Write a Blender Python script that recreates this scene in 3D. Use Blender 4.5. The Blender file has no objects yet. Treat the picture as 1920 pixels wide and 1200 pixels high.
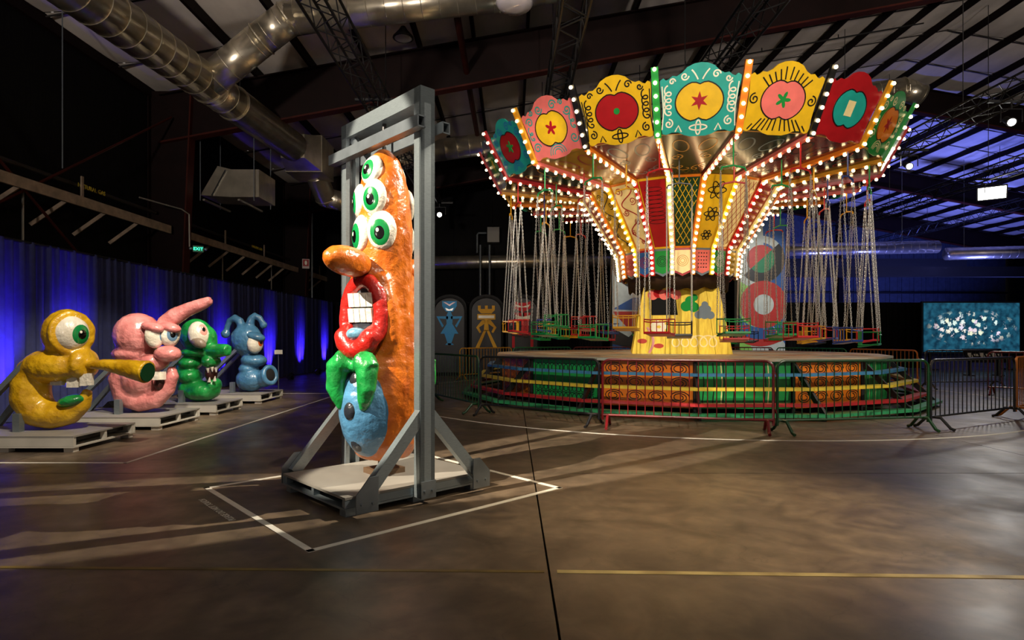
import bpy, math, random
from mathutils import Vector, Matrix, noise
random.seed(7)
PI = math.pi
sc = bpy.context.scene
C = sc.collection

# ------------------------------------------------------------------ camera, world, exposure
F, HZ, EYE = 1130.0, 634.0, 1.45            # focal length and horizon in pixels of a 1920x1200 frame, eye height in metres
cd = bpy.data.cameras.new('camera'); cam = bpy.data.objects.new('camera', cd); C.objects.link(cam)
cd.sensor_width = 36.0; cd.lens = 36.0*F/1920; cd.shift_y = (HZ-600)/1920; cd.clip_end = 200
cam.location = (0, 0, EYE); cam.rotation_euler = (PI/2, 0, 0); sc.camera = cam
sc.view_settings.view_transform = 'Standard'; sc.view_settings.look = 'None'
sc.view_settings.gamma = 1; sc.view_settings.exposure = 0.0; sc.view_settings.use_curve_mapping = False
w = bpy.data.worlds.new('hall_ambient'); sc.world = w; w.use_nodes = True
w.node_tree.nodes['Background'].inputs[0].default_value = (0.60, 0.52, 0.47, 1)
w.node_tree.nodes['Background'].inputs[1].default_value = 0.42
sc.cycles.sample_clamp_indirect = 4.0
sc.cycles.max_bounces = 6

def spot(name, loc, target, energy, deg, blend=.3, col=(1, .86, .68), rad=.08, scale=(1, 1, 1), roll=0):
    l = bpy.data.lights.new(name, 'SPOT'); o = bpy.data.objects.new(name, l); C.objects.link(o)
    l.energy = energy; l.spot_size = math.radians(deg); l.spot_blend = blend; l.color = col; l.shadow_soft_size = rad
    d = Vector(target)-Vector(loc)
    o.location = loc; q = d.to_track_quat('-Z', 'Y'); o.rotation_euler = (q @ Matrix.Rotation(roll, 3, 'Z').to_quaternion()).to_euler(); o.scale = scale
    return o
# theatre spots at truss height, few with fixtures; some added to brighten the ride
WARM = (1, .88, .70)
SPOTS = []                                   # (location, target) of fixtures to model
def rig(loc, target, *a, **k):
    spot('stage_light', loc, target, *a, **k); SPOTS.append((Vector(loc), Vector(target)))
rig((-6.4, 0.9, 6.9), (-1.22, 5.78, 1.9), 12500, 24, .12, scale=(.56, 1, 1), rad=.04)
rig((4.3, 7.7, 6.9), (-1.22, 5.78, 1.8), 5600, 26, .12, scale=(.52, 1, 1), rad=.04)
rig((1.0, 1.2, 6.9), (-1.2, 5.78, 2.3), 900, 26, .4, scale=(.6, 1, 1))
rig((-2.2, 4.6, 6.9), (-6.3, 8.6, 1.0), 2700, 34, .5)
rig((-2.2, 6.9, 6.9), (-6.3, 11.2, 1.0), 2700, 34, .5)
rig((-2.2, 9.4, 6.9), (-6.3, 13.6, 1.0), 2300, 30, .5)
rig((4.4, 3.0, 6.9), (1.7, 5.0, 0.0), 2700, 38, 1.0, col=(1, .80, .52))
rig((4.4, 4.4, 6.9), (6.0, 6.6, 0.0), 200, 60, 1.0)
rig((1.0, 2.5, 6.9), (1.6, 11.4, .6), 2600, 32, .8)
rig((8.4, 2.5, 6.9), (5.6, 10.8, .6), 2600, 32, .8)
rig((11.2, 8.0, 6.9), (6.5, 12.5, 0.8), 900, 40, .6)
rig((2.5, 1.0, 6.9), (3.4, 11.5, 6.0), 2300, 46, .7, scale=(1, .4, 1))  # added spot that brightens the rim panels
rig((1.0, 5.0, 6.9), (4.1, 14.9, 1.9), 4200, 17, .6)  # added spot that brightens the yellow column
rig((-3.2, 11.0, 6.9), (1.2, 16.5, 1.7), 1500, 34, .7)  # added to brighten the swing chairs on the left
rig((11.6, 9.0, 6.9), (7.8, 16.5, 1.7), 1500, 34, .7)  # added to brighten the swing chairs on the right
for p_, t_ in (((-5, -5, 3.2), (-4, 14, 10.2)), ((5, -5, 3.2), (5, 15, 12.2)), ((14, -3, 3.2), (15, 16, 13))): spot('ceiling_fill', p_, t_, 7500, 62, 1.0, (1, .87, .76), .4)  # unseen fill floods behind the camera, added to brighten the ceiling
rig((1.0, 9.0, 6.9), (-.9, 23, 1.8), 900, 20, .6, col=(1, .95, .85))
rig((11.2, 16.5, 6.9), (10.8, 26, 3.2), 2600, 34, .6, col=(1, .97, .92))
rig((4.4, 20.5, 6.9), (5.6, 26, 3.0), 900, 40, .6, col=(1, .97, .92))
# blue lamps of the far half of the hall, on the ground behind the drape, washing the far roof
for p, t, e in (((17, 33, .4), (19, 36, 12), 1500), ((25, 33, .4), (25, 37, 10), 2000), ((31, 36, .4), (30, 42, 9), 1800), ((22, 42, .4), (20, 48, 6), 450),
                ((33, 44, .4), (32, 48, 6), 250), ((17, 43, .4), (17, 48, 6), 250)):
    spot('blue_wash_light', p, t, e*3, 110, .8, (.16, .20, 1.0), .3)

# ------------------------------------------------------------------ helpers
def lin(h):
    if isinstance(h, tuple): return h
    h = h.lstrip('#'); v = [int(h[i:i+2], 16)/255 for i in (0, 2, 4)]
    return tuple(((c+.055)/1.055)**2.4 if c > .04045 else c/12.92 for c in v)
MATS = {}
def mat(name, col, rough=.5, metal=0., var=0., vs=4., bump=0., bs=30., emit=0., coat=0., col2=None, stretch=None):
    if name in MATS: return MATS[name]
    m = bpy.data.materials.new(name); m.use_nodes = True; nt = m.node_tree; b = nt.nodes['Principled BSDF']
    c = lin(col); b.inputs['Base Color'].default_value = (*c, 1); b.inputs['Roughness'].default_value = rough; b.inputs['Metallic'].default_value = metal
    b.inputs['Coat Weight'].default_value = coat; b.inputs['Coat Roughness'].default_value = .12
    if emit: b.inputs['Emission Color'].default_value = (*c, 1); b.inputs['Emission Strength'].default_value = emit
    if var or bump:
        g = nt.nodes.new('ShaderNodeNewGeometry'); mp = nt.nodes.new('ShaderNodeMapping'); nt.links.new(g.outputs['Position'], mp.inputs[0])
        if stretch: mp.inputs['Scale'].default_value = stretch
    if var:
        n = nt.nodes.new('ShaderNodeTexNoise'); n.inputs['Scale'].default_value = vs; n.inputs['Detail'].default_value = 5
        nt.links.new(mp.outputs[0], n.inputs[0]); r = nt.nodes.new('ShaderNodeValToRGB')
        d = lin(col2) if col2 else tuple(x*(1-var) for x in c)
        r.color_ramp.elements[0].position = .32; r.color_ramp.elements[1].position = .68
        r.color_ramp.elements[0].color = (*d, 1); r.color_ramp.elements[1].color = (*(c if col2 else tuple(min(1, x*(1+var*.4)) for x in c)), 1)
        nt.links.new(n.outputs['Fac'], r.inputs[0]); nt.links.new(r.outputs[0], b.inputs['Base Color'])
    if bump:
        n2 = nt.nodes.new('ShaderNodeTexNoise'); n2.inputs['Scale'].default_value = bs; n2.inputs['Detail'].default_value = 4
        nt.links.new(mp.outputs[0], n2.inputs[0]); bp = nt.nodes.new('ShaderNodeBump'); bp.inputs['Strength'].default_value = bump; bp.inputs['Distance'].default_value = .03
        nt.links.new(n2.outputs['Fac'], bp.inputs['Height']); nt.links.new(bp.outputs[0], b.inputs['Normal'])
    MATS[name] = m; return m

class MB:
    def __init__(s): s.v = []; s.f = []
    def add(s, v, f, M=None):
        o = len(s.v); s.v += [tuple(M @ Vector(p)) if M else tuple(p) for p in v]; s.f += [tuple(i+o for i in q) for q in f]; return s
    def box(s, c, d, M=None):
        x, y, z = c; a, b, h = d[0]/2, d[1]/2, d[2]/2
        v = [(x+i*a, y+j*b, z+k*h) for i in (-1, 1) for j in (-1, 1) for k in (-1, 1)]
        return s.add(v, [(0, 1, 3, 2), (4, 6, 7, 5), (0, 4, 5, 1), (2, 3, 7, 6), (0, 2, 6, 4), (1, 5, 7, 3)], M)
    def bar(s, p, q, wd, ht=None, up=(0, 0, 1)):
        p, q = Vector(p), Vector(q); ht = ht or wd; d = q-p; L = d.length; d.normalize(); up = Vector(up)
        if abs(d.dot(up)) > .98: up = Vector((1, 0, 0))
        y = up.cross(d).normalized(); z = d.cross(y)
        M = Matrix(((d.x, y.x, z.x, p.x), (d.y, y.y, z.y, p.y), (d.z, y.z, z.z, p.z), (0, 0, 0, 1)))
        return s.box((L/2, 0, 0), (L, wd, ht), M)
    def tube(s, pts, r, n=8, closed=False, cap=True):
        pts = [Vector(p) for p in pts]; N = len(pts); rr = r if isinstance(r, (list, tuple)) else [r]*N; rings = []; up = Vector((0, 0, 1)); prev = None
        for i, p in enumerate(pts):
            a = pts[(i-1) % N] if (closed or i > 0) else p; b = pts[(i+1) % N] if (closed or i < N-1) else p
            t = (b-a).normalized()
            if prev is None:
                u = up if abs(t.dot(up)) < .9 else Vector((1, 0, 0)); x = (u-t*u.dot(t)).normalized()
            else: x = (prev-t*prev.dot(t)).normalized()
            prev = x; y = t.cross(x)
            rings.append([tuple(p+(x*math.cos(2*PI*k/n)+y*math.sin(2*PI*k/n))*rr[i]) for k in range(n)])
        v = [q for R in rings for q in R]; f = []
        for i in range(N if closed else N-1):
            j = (i+1) % N
            for k in range(n): f.append((i*n+k, i*n+(k+1) % n, j*n+(k+1) % n, j*n+k))
        if cap and not closed: f += [tuple(range(n))[::-1], tuple((N-1)*n+k for k in range(n))]
        return s.add(v, f)
    def lathe(s, prof, n=24, M=None):
        v = []; f = []
        for r, z in prof: v += [(r*math.cos(2*PI*k/n), r*math.sin(2*PI*k/n), z) for k in range(n)]
        for i in range(len(prof)-1):
            for k in range(n): f.append((i*n+k, i*n+(k+1) % n, (i+1)*n+(k+1) % n, (i+1)*n+k))
        f += [tuple(range(n))[::-1], tuple((len(prof)-1)*n+k for k in range(n))]
        return s.add(v, f, M)
    def ell(s, c, r, n=16, m=10, M=None):
        if not isinstance(r, (tuple, list)): r = (r, r, r)
        v = [(c[0], c[1], c[2]-r[2])]; f = []
        for i in range(1, m):
            t = PI*i/m-PI/2
            v += [(c[0]+r[0]*math.cos(t)*math.cos(2*PI*k/n), c[1]+r[1]*math.cos(t)*math.sin(2*PI*k/n), c[2]+r[2]*math.sin(t)) for k in range(n)]
        v.append((c[0], c[1], c[2]+r[2])); e = len(v)-1
        for k in range(n):
            f.append((0, 1+(k+1) % n, 1+k)); f.append((e, e-n+k, e-n+(k+1) % n))
            for i in range(m-2):
                a = 1+i*n; f.append((a+k, a+(k+1) % n, a+n+(k+1) % n, a+n+k))
        return s.add(v, f, M)
    def prism(s, poly, t, M=None):              # outline in local XZ, front at y=0, back at y=+t
        n = len(poly); v = [(x, 0, z) for x, z in poly]+[(x, t, z) for x, z in poly]
        f = [tuple(range(n)), tuple(range(n, 2*n))[::-1]]+[(i, i+n, (i+1) % n+n, (i+1) % n) for i in range(n)]
        return s.add(v, f, M)
    def ribbon(s, pts, wd, M=None, y=0.):       # painted line: strip in local XZ
        pts = [Vector((p[0], p[1])) for p in pts]; v = []; f = []; N = len(pts)
        for i, p in enumerate(pts):
            t = pts[min(i+1, N-1)]-pts[max(i-1, 0)]
            t = t.normalized() if t.length > 1e-9 else Vector((1, 0)); nn = Vector((-t.y, t.x))*wd/2
            v += [(p.x+nn.x, y, p.y+nn.y), (p.x-nn.x, y, p.y-nn.y)]
        for i in range(N-1): f.append((2*i, 2*i+1, 2*i+3, 2*i+2))
        return s.add(v, f, M)
    def mesh(s, name, m=None, smooth=False):
        me = bpy.data.meshes.new(name); me.from_pydata(s.v, [], s.f)
        if m: me.materials.append(m)
        if smooth: me.shade_smooth()
        me.update(); return me
    def obj(s, name, m, parent=None, smooth=False, loc=None, rot=None):
        o = link(name, s.mesh(name, m, smooth), parent, loc, rot)
        if name in ('scrollwork', 'painted_lines', 'painted_pattern', 'painted_swirls', 'painted_stripes', 'border', 'flag_pattern'): o['kind'] = 'stuff'
        return o
def link(name, me, parent=None, loc=None, rot=None):
    o = bpy.data.objects.new(name, me); C.objects.link(o)
    if parent: o.parent = parent
    if loc is not None: o.location = loc
    if rot is not None: o.rotation_euler = rot if isinstance(rot, (tuple, list)) or hasattr(rot, 'x') else (0, 0, rot)
    return o
def tag(o, label=None, cat=None, group=None, kind=None):
    for k, v in (('label', label), ('category', cat), ('group', group), ('kind', kind)):
        if v: o[k] = v
    return o
def thing(name, label, cat, loc=(0, 0, 0), rz=0, group=None):
    return tag(link(name, None, None, loc, (0, 0, rz)), label, cat, group)
def struct(o): o['kind'] = 'structure'; return o
def ground(px, py, z=0.):                   # world point at height z under a pixel
    Y = (EYE-z)*F/(py-HZ); return Vector(((px-960)/F*Y, Y, z))
def atdepth(px, py, Y): return Vector(((px-960)/F*Y, Y, EYE-(py-HZ)/F*Y))
TX = {}
def clouds(sz):
    if sz not in TX:
        t = bpy.data.textures.new('lumps', 'CLOUDS'); t.noise_scale = sz; TX[sz] = t
    return TX[sz]
def blob(name, mb, m, parent, voxel=.02, smooth=6, disp=.02, dsz=.12, loc=None, rot=None):
    """fuse overlapping solids into one hand-modelled skin"""
    tmp = link('tmp', mb.mesh('tmp', m))
    a = tmp.modifiers.new('r', 'REMESH'); a.mode = 'VOXEL'; a.voxel_size = voxel
    b = tmp.modifiers.new('s', 'SMOOTH'); b.iterations = smooth; b.factor = .6
    if disp:
        d = tmp.modifiers.new('d', 'DISPLACE'); d.texture = clouds(dsz); d.strength = disp; d.mid_level = .5
    dg = bpy.context.evaluated_depsgraph_get(); me = bpy.data.meshes.new_from_object(tmp.evaluated_get(dg))
    me.name = name; me.materials.clear(); me.materials.append(m); me.shade_smooth()
    bpy.data.objects.remove(tmp); return link(name, me, parent, loc, rot)
def text_mesh(name, body, size, m, parent=None, M=None, ext=.004):
    cu = bpy.data.curves.new('t', 'FONT'); cu.body = body; cu.size = size; cu.align_x = 'CENTER'; cu.align_y = 'CENTER'; cu.extrude = ext
    tmp = bpy.data.objects.new('t', cu); C.objects.link(tmp)
    dg = bpy.context.evaluated_depsgraph_get(); me = bpy.data.meshes.new_from_object(tmp.evaluated_get(dg)); bpy.data.objects.remove(tmp)
    if M: me.transform(M)
    me.name = name; me.materials.clear(); me.materials.append(m); return link(name, me, parent)
def circ(r, n=24, cx=0, cz=0, rz=None): return [(cx+r*math.cos(2*PI*k/n), cz+(rz or r)*math.sin(2*PI*k/n)) for k in range(n)]
def spiral(cx, cz, r, turns=1.6, a0=0, sgn=1, n=26): return [(cx+r*(1-.85*i/n)*math.cos(a0+sgn*2*PI*turns*i/n), cz+r*(1-.85*i/n)*math.sin(a0+sgn*2*PI*turns*i/n)) for i in range(n+1)]
def loops(x0, z0, x1, z1, r, k, n=12):
    out = []
    for i in range(k*n+1):
        t = i/(k*n); a = 2*PI*i/n; out.append((x0+(x1-x0)*t+r*math.sin(a), z0+(z1-z0)*t+r*math.cos(a)))
    return out

STEEL = mat('brushed_aluminium', '#8f9a9e', .34, .7, var=.15, vs=6, bump=.03, stretch=(4, 4, 40))
STEELH = mat('aluminium_bar', '#838c92', .34, .7, var=.15, vs=6)
GALV = mat('galvanised_duct', '#d2c9b4', .28, .9, var=.22, vs=3, bump=.05, bs=8)
BLACK = mat('black_paint', '#0d0d0e', .45)
REDST = mat('red_oxide_steel', '#130706', .6, var=.3, vs=3)
REDF = mat('rust_red_lit_flange', '#38140e', .55, var=.3, vs=3)  # rust red; on flanges their lit look is put into the colour
for _m in (REDST, REDF): _m.node_tree.nodes['Principled BSDF'].inputs['Specular IOR Level'].default_value = .12
WHITEP = mat('white_tape', '#d8d6cb', .6, var=.1, vs=12)
WARMW = mat('off_white_paint', '#e6e2d2', .35, bump=.15, bs=25, coat=.2)
DARKH = mat('dark_gap', '#070707', .9)

# ------------------------------------------------------------------ floor
def floor_mat():
    m = bpy.data.materials.new('stained_concrete'); m.use_nodes = True; nt = m.node_tree; N = nt.nodes; L = nt.links; b = N['Principled BSDF']
    g = N.new('ShaderNodeNewGeometry')
    def nz(s, d=6, dist=0.):
        n = N.new('ShaderNodeTexNoise'); n.inputs['Scale'].default_value = s; n.inputs['Detail'].default_value = d; n.inputs['Distortion'].default_value = dist; L.new(g.outputs['Position'], n.inputs[0]); return n
    def ramp(src, a, b_, ca, cb):
        r = N.new('ShaderNodeValToRGB'); r.color_ramp.elements[0].position = a; r.color_ramp.elements[1].position = b_
        r.color_ramp.elements[0].color = (*ca, 1); r.color_ramp.elements[1].color = (*cb, 1); L.new(src, r.inputs[0]); return r
    big = ramp(nz(.55, 6, .6).outputs['Fac'], .32, .68, (.070, .052, .038), (.165, .122, .080))
    fine = ramp(nz(7, 8, .3).outputs['Fac'], .3, .72, (.72, .72, .72), (1.12, 1.12, 1.12))
    mx = N.new('ShaderNodeMix'); mx.data_type = 'RGBA'; mx.blend_type = 'MULTIPLY'; mx.inputs[0].default_value = 1
    sw = ramp(nz(1.5, 9, 2.6).outputs['Fac'], .34, .66, (.62, .60, .58), (1.22, 1.2, 1.16)); m0 = N.new('ShaderNodeMix'); m0.data_type = 'RGBA'; m0.blend_type = 'MULTIPLY'; m0.inputs[0].default_value = 1; L.new(big.outputs[0], m0.inputs[6]); L.new(sw.outputs[0], m0.inputs[7])
    L.new(m0.outputs[2], mx.inputs[6]); L.new(fine.outputs[0], mx.inputs[7])
    # scuffs: thin light scratches
    v = N.new('ShaderNodeTexVoronoi'); v.feature = 'DISTANCE_TO_EDGE'; v.inputs['Scale'].default_value = .9
    wv = N.new('ShaderNodeVectorMath'); wv.operation = 'ADD'; sn = nz(1.6, 4); L.new(g.outputs['Position'], wv.inputs[0]); L.new(sn.outputs['Color'], wv.inputs[1]); L.new(wv.outputs[0], v.inputs[0])
    cr = ramp(v.outputs['Distance'], .0, .006, (.55, .55, .55), (1, 1, 1))
    m2 = N.new('ShaderNodeMix'); m2.data_type = 'RGBA'; m2.blend_type = 'MULTIPLY'; m2.inputs[0].default_value = .6
    L.new(mx.outputs[2], m2.inputs[6]); L.new(cr.outputs[0], m2.inputs[7]); L.new(m2.outputs[2], b.inputs['Base Color'])
    rr = ramp(nz(1.1, 6, .5).outputs['Fac'], .3, .7, (.32, .32, .32), (.52, .52, .52)); L.new(rr.outputs[0], b.inputs['Roughness'])
    bp = N.new('ShaderNodeBump'); bp.inputs['Strength'].default_value = .12; bp.inputs['Distance'].default_value = .01; L.new(nz(3, 8).outputs['Fac'], bp.inputs['Height']); L.new(bp.outputs[0], b.inputs['Normal'])
    return m
floor = struct(link('floor', None))
MB().box((15, 23, -.13), (60, 60, .1)).obj('floor_bed', DARKH, floor)
FM = floor_mat(); xs = [-15, -11.9, -5.87, .23, 6.33, 12.43, 18.53, 24.63, 30.73, 36.8, 45]; ys = [-6.5, .4, 6.47, 12.54, 18.6, 24.7, 30.8, 36.9, 43, 53]
for i in range(len(xs)-1):
    for j in range(len(ys)-1):
        g = .007
        MB().box(((xs[i]+xs[i+1])/2, (ys[j]+ys[j+1])/2, -.04), (xs[i+1]-xs[i]-2*g, ys[j+1]-ys[j]-2*g, .08)).obj('concrete_slab', FM, floor)

# ------------------------------------------------------------------ ceiling: insulation blankets, purlins, girders
RIDGE, EAVE, PITCH = 16.5, 8.5, .175
def zc(x): return EAVE+PITCH*(x+10.2) if x <= RIDGE else EAVE+PITCH*(2*RIDGE-x+10.2)
ceiling = struct(link('ceiling', None))
CEIL = mat('insulation_facing', '#cfc7bf', .6, var=.25, vs=1.2, bump=.5, bs=2.2, stretch=(1, .45, 1))
SEAM = mat('seam_cord', '#15100e', .8)
PITCHES = [-10.2+1.52*k for k in range(34)]
y = 1.0
while y < 50:
    y2 = y+2.43
    for lo, hi in ((-10.2, RIDGE), (RIDGE, 41)):
        mb = MB(); n = int((hi-lo)/1.52*6); X = [lo+(hi-lo)*i/n for i in range(n+1)]
        sag = lambda x: .07*math.sin(PI*(((x+10.2) % 1.52)/1.52))
        v = []; f = []
        for x in X:
            z = zc(x)-sag(x)
            for k in range(5): v.append((x, y+(y2-y-.03)*k/4, z+.05*(1 if k in (0, 4) else 0)))
        for i in range(n):
            for k in range(4): f.append((i*5+k, i*5+k+1, i*5+5+k+1, i*5+5+k))
        mb.add(v, f); mb.obj('insulation_blanket', CEIL, ceiling, True)
        MB().bar((lo, y-.015, zc(lo)-.05), (hi, y-.015, zc(hi)-.05), .03, .03).obj('seam_strip', SEAM, ceiling)
    y = y2
for lo, hi in ((-10.2, RIDGE), (RIDGE, 41)):
    MB().bar((lo, 25, zc(lo)+.25), (hi, 25, zc(hi)+.25), 50, .1).obj('roof_deck', DARKH, ceiling)
for x in PITCHES:
    if x > 40: break
    me = MB().bar((x, 1, zc(x)-.14), (x, 50, zc(x)-.14), .085, .26).mesh('purlin', REDST); link('purlin', me, ceiling)
def girder(Y):
    d0, d1 = 1.35, 1.05
    for a, b in ((-9.9, RIDGE), (41, RIDGE)):
        top = lambda x: zc(x)-.27
        pts = [(a, top(a)), (b, top(b)), (b, top(b)-d1), (a, top(a)-d0)]
        g = MB().prism(pts, .05, Matrix.Translation((0, Y-.025, 0))).obj('girder', REDST, ceiling)
        MB().bar((a, Y, top(a)-d0), (b, Y, top(b)-d1), .30, .05).obj('flange', REDF, g)
        MB().bar((a, Y, top(a)), (b, Y, top(b)), .30, .04).obj('flange', REDST, g)
for Y in (17, 27, 37, 46): girder(Y)

# ------------------------------------------------------------------ left wall: cladding, columns, girts, cross bracing
wall = struct(link('wall_left', None))
BW = mat('black_wall', '#060506', .8, var=.3, vs=8, bump=.3, bs=3, stretch=(1, 6, .3))
MB().box((-10.3, 24, 4.3), (.1, 52, 8.8)).obj('cladding', BW, wall)
for Y in (7, 17, 27, 37):
    top = zc(-9)-.3
    c = MB().prism([(-10.2, 0), (-9.35, 0), (-8.98, top), (-10.2, top)], .04, Matrix.Translation((0, Y-.02, 0))).obj('column', REDST, wall)
    MB().bar((-9.35, Y, 0), (-8.98, Y, top), .32, .04, up=(1, 0, 0)).obj('flange', REDF, c)
    MB().box((-10.18, Y, top/2), (.03, .3, top)).obj('flange', REDST, c)
GIRT = mat('dusty_girt', '#8c7a66', .7, var=.35, vs=5)
for (a, b) in ((7.2, 16.8), (17.2, 26.8), (27.2, 36.8)):
    MB().box((-9.75, (a+b)/2, 4.55), (.5, b-a, .06)).box((-9.52, (a+b)/2, 4.47), (.05, b-a, .22)).obj('girt', GIRT, wall)
    k = a+.9
    while k < b-.3:
        MB().bar((-9.6, k, 4.5), (-10.2, k-.34, 3.85), .075).obj('strut', GIRT, wall); k += 1.25
    MB().tube([(-9.95, a, 4.95), (-9.95, b, 4.95)], .05, 8).obj('gas_pipe', mat('dark_pipe', '#231d18', .5), wall)
    for k in (a+3.2, a+6.4): MB().box((-9.7, k, 4.85), (.03, .07, .5)).obj('slotted_strap', GIRT, wall)
YEL = mat('pipe_marking_yellow', '#b8a12c', .5)
for Yt in (14.2, 23.4):
    R = Matrix.Translation((-9.895, Yt, 4.95)) @ Matrix.Rotation(PI/2, 4, 'Z') @ Matrix.Rotation(PI/2, 4, 'X')
    text_mesh('pipe_lettering', 'NATURAL GAS', .14, YEL, wall, R)
for p, q in (((-9.9, 7.2, 1.2), (-9.5, 16.8, 7.6)), ((-9.9, 16.8, 1.2), (-9.5, 7.2, 7.6))):
    MB().tube([p, q], .03, 8).obj('brace_rod', REDF, wall)
COND = mat('conduit', '#8e8a80', .4, .5)
for Yc, z0, z1 in ((12.2, 3.0, 4.5), (20.6, 2.9, 4.5), (24.8, 2.9, 4.5)): MB().tube([(-9.9, Yc, z0), (-9.9, Yc, z1)], .022, 6).obj('conduit', COND, wall)
MB().tube([(-9.4, 15.2, 5.0), (-9.1, 16.6, 5.0), (-9.0, 16.8, 4.9), (-9.0, 16.82, 4.0)], .02, 6).obj('conduit', COND, wall)
pwall = struct(link('wall_partition', None))
for x_ in range(-10, 13): MB().box((x_+.5, 31.0, zc(x_)/2), (.99, .1, zc(x_)-.1)).obj('cladding_sheet', BW, pwall)
# back wall far beyond, lit blue
bwall = struct(link('wall_back', None))
BWM = mat('far_cladding', '#323c4e', .6, var=.3, vs=3)
x = -10
while x < 41:
    h = zc(min(max(x, -10), 40)); MB().box((x+.5, 50.1, h/2), (.98, .1, h)).box((x+.5, 50.03, h/2), (.3, .06, h)).obj('cladding_sheet', BWM, bwall); x += 1.0
for x in (6, 16.5, 27): MB().box((x, 49.7, 5.5), (.35, .5, 11)).obj('column', REDST, bwall)
for z in (3.2, 5.2): MB().box((16, 49.9, z), (50, .2, .12)).obj('girt', BLACK, bwall)

struct(MB().box((41.2, 26, 4.5), (.2, 50, 9.4)).obj('wall_right', BW))

# ------------------------------------------------------------------ curtains
def drape(name, p, q, h, m, label, wpan=2.7, amp=.07, per=.21, cat='curtain'):
    p, q = Vector(p), Vector(q); d = q-p; L = d.length; d.normalize(); nrm = Vector((d.y, -d.x, 0)); t = thing(name, label, cat, p)
    k = 0.; R = random.Random(3)
    while k < L-.05:
        e = min(k+wpan, L); k0 = k; k = max(0, k-.06); n = int((e-k)/.035); v = []; f = []; ph = R.random()*6
        for i in range(n+1):
            s = k+(e-k)*i/n
            a = amp*(math.sin(2*PI*s/per+ph+.8*math.sin(s*2.1))*.75+.35*math.sin(2*PI*s/(per*2.6)+1))
            for z, g in ((.02, 1.15), (h*.5, 1.), (h-.1, .75), (h, .45)): v.append(tuple(d*s+nrm*(a*g)+Vector((0, 0, z))))
        for i in range(n):
            for j in range(3): f.append((i*4+j, i*4+4+j, i*4+5+j, i*4+1+j))
        MB().add(v, f).obj('curtain_panel', m, t, True); k = e
    MB().tube([(0, 0, h-.02), tuple(d*L+Vector((0, 0, h-.02)))], .025, 8).obj('rail', BLACK, t)
    k = 0.
    while k <= L:
        MB().tube([tuple(d*k-nrm*.12+Vector((0, 0, 0))), tuple(d*k-nrm*.12+Vector((0, 0, h)))], .025, 8).box(tuple(d*k-nrm*.12+Vector((0, 0, .01))), (.4, .4, .02)).obj('post', BLACK, t); k += 2.7
    return t
VELVET = mat('dark_blue_velvet', '#1e2552', .8, var=.2, vs=9)
BDRAPE = mat('black_drape', '#0c0b0d', .8)
drape('curtain', (-8.62, 3.0, 0), (-8.45, 28.2, 0), 3.16, VELVET, 'long dark blue velvet curtain along the left wall behind the creature sculptures')
drape('curtain', (-8.4, 28.7, 0), (19.5, 28.7, 0), 3.15, BDRAPE, 'black drape closing the back of the hall behind the swing ride', amp=.06, per=.3)
drape('curtain', (23.6, 28.4, 0), (32, 28.4, 0), 3.15, BDRAPE, 'black drape to the right of the glowing video screen', amp=.06, per=.3)
# blue uplights on the floor in front of the curtain
BLUE_LENS = mat('blue_lens', (.10, .05, 1.0), .3, emit=6)
def uplight(Y, e, which):
    t = thing('floor_uplight', 'small black LED uplight on the floor by the curtain, '+which, 'lamp', (-8.02, Y, 0), 0, 'blue curtain uplights')
    Mu = Matrix.Translation((.30, 0, .13)) @ Matrix.Rotation(math.radians(-45), 4, 'Y')
    MB().box((0, 0, 0), (.20, .26, .12), Mu).obj('housing', BLACK, t); MB().box((0, 0, .062), (.15, .2, .008), Mu).obj('lens', BLUE_LENS, t)
    for sy in (-1, 1): MB().box((.32, sy*.15, .07), (.08, .015, .14)).obj('bracket', BLACK, t)
    spot('uplight_beam', (-7.82, Y, .2), (-8.55, Y, 1.15), e*12, 58, 1.0, (.10, .035, 1.0), .05)
for Y, e, wch in ((9.9, 150, 'nearest, behind the yellow creature'), (11.6, 190, 'behind the pink creature'), (14.2, 120, 'behind the green creature'), (17.5, 170, 'behind the blue creature'),
                  (21.0, 200, 'past the blue creature'), (24.0, 180, 'next to last before the corner'), (27.0, 200, 'last before the far corner')): uplight(Y, e, wch)

# ------------------------------------------------------------------ floor tape
def tape(name, pts, wd, label, closed=False, m=WHITEP, cat='tape', z=.004):
    mb = MB(); n = len(pts)
    for i in range(n if closed else n-1):
        a, b = Vector(pts[i]), Vector(pts[(i+1) % n]); d = (b-a).normalized()*(wd/2 if n < 9 else 0); mb.bar((*(a-d)[:2], z/2), (*(b+d)[:2], z/2), wd, z)
    return tag(mb.obj(name, m), label, cat)
A, B, Cc = ground(388, 915), ground(582, 1033), ground(1048, 915); Dd = A+(Cc-B)
tape('floor_tape', [A, B, Cc, Dd], .05, 'white tape square on the floor around the orange totem pallet', True)
tape('floor_tape', [(-11, 7.0, 0), (-4.48, 7.0, 0), (-4.48, 15.8, 0), (-9, 15.8, 0)], .045, 'long white tape line fencing off the row of creature pallets')
RC = Vector((4.39, 16, 0))
tape('floor_tape', [RC+Vector((7.5*math.cos(2*PI*k/120), 7.5*math.sin(2*PI*k/120), 0)) for k in range(120)], .045, 'big white tape circle on the floor around the swing ride', True)
YT = mat('worn_yellow_paint', '#7d6a30', .5, var=.7, vs=3, col2='#4a3c1e')
YT2 = mat('worn_cream_paint', '#b5a46e', .5, var=.5, vs=3, col2='#6e5e38')
tag(MB().bar((-6, 3.87, .0015), (.2, 3.74, .0015), .035, .003).obj('floor_line', YT), 'faint worn yellow line painted across the near left floor', 'line')
tag(MB().bar((.28, 3.74, .0015), (6, 3.56, .0015), .05, .003).obj('floor_line', YT2), 'worn pale yellow line painted across the near right floor', 'line')
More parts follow.
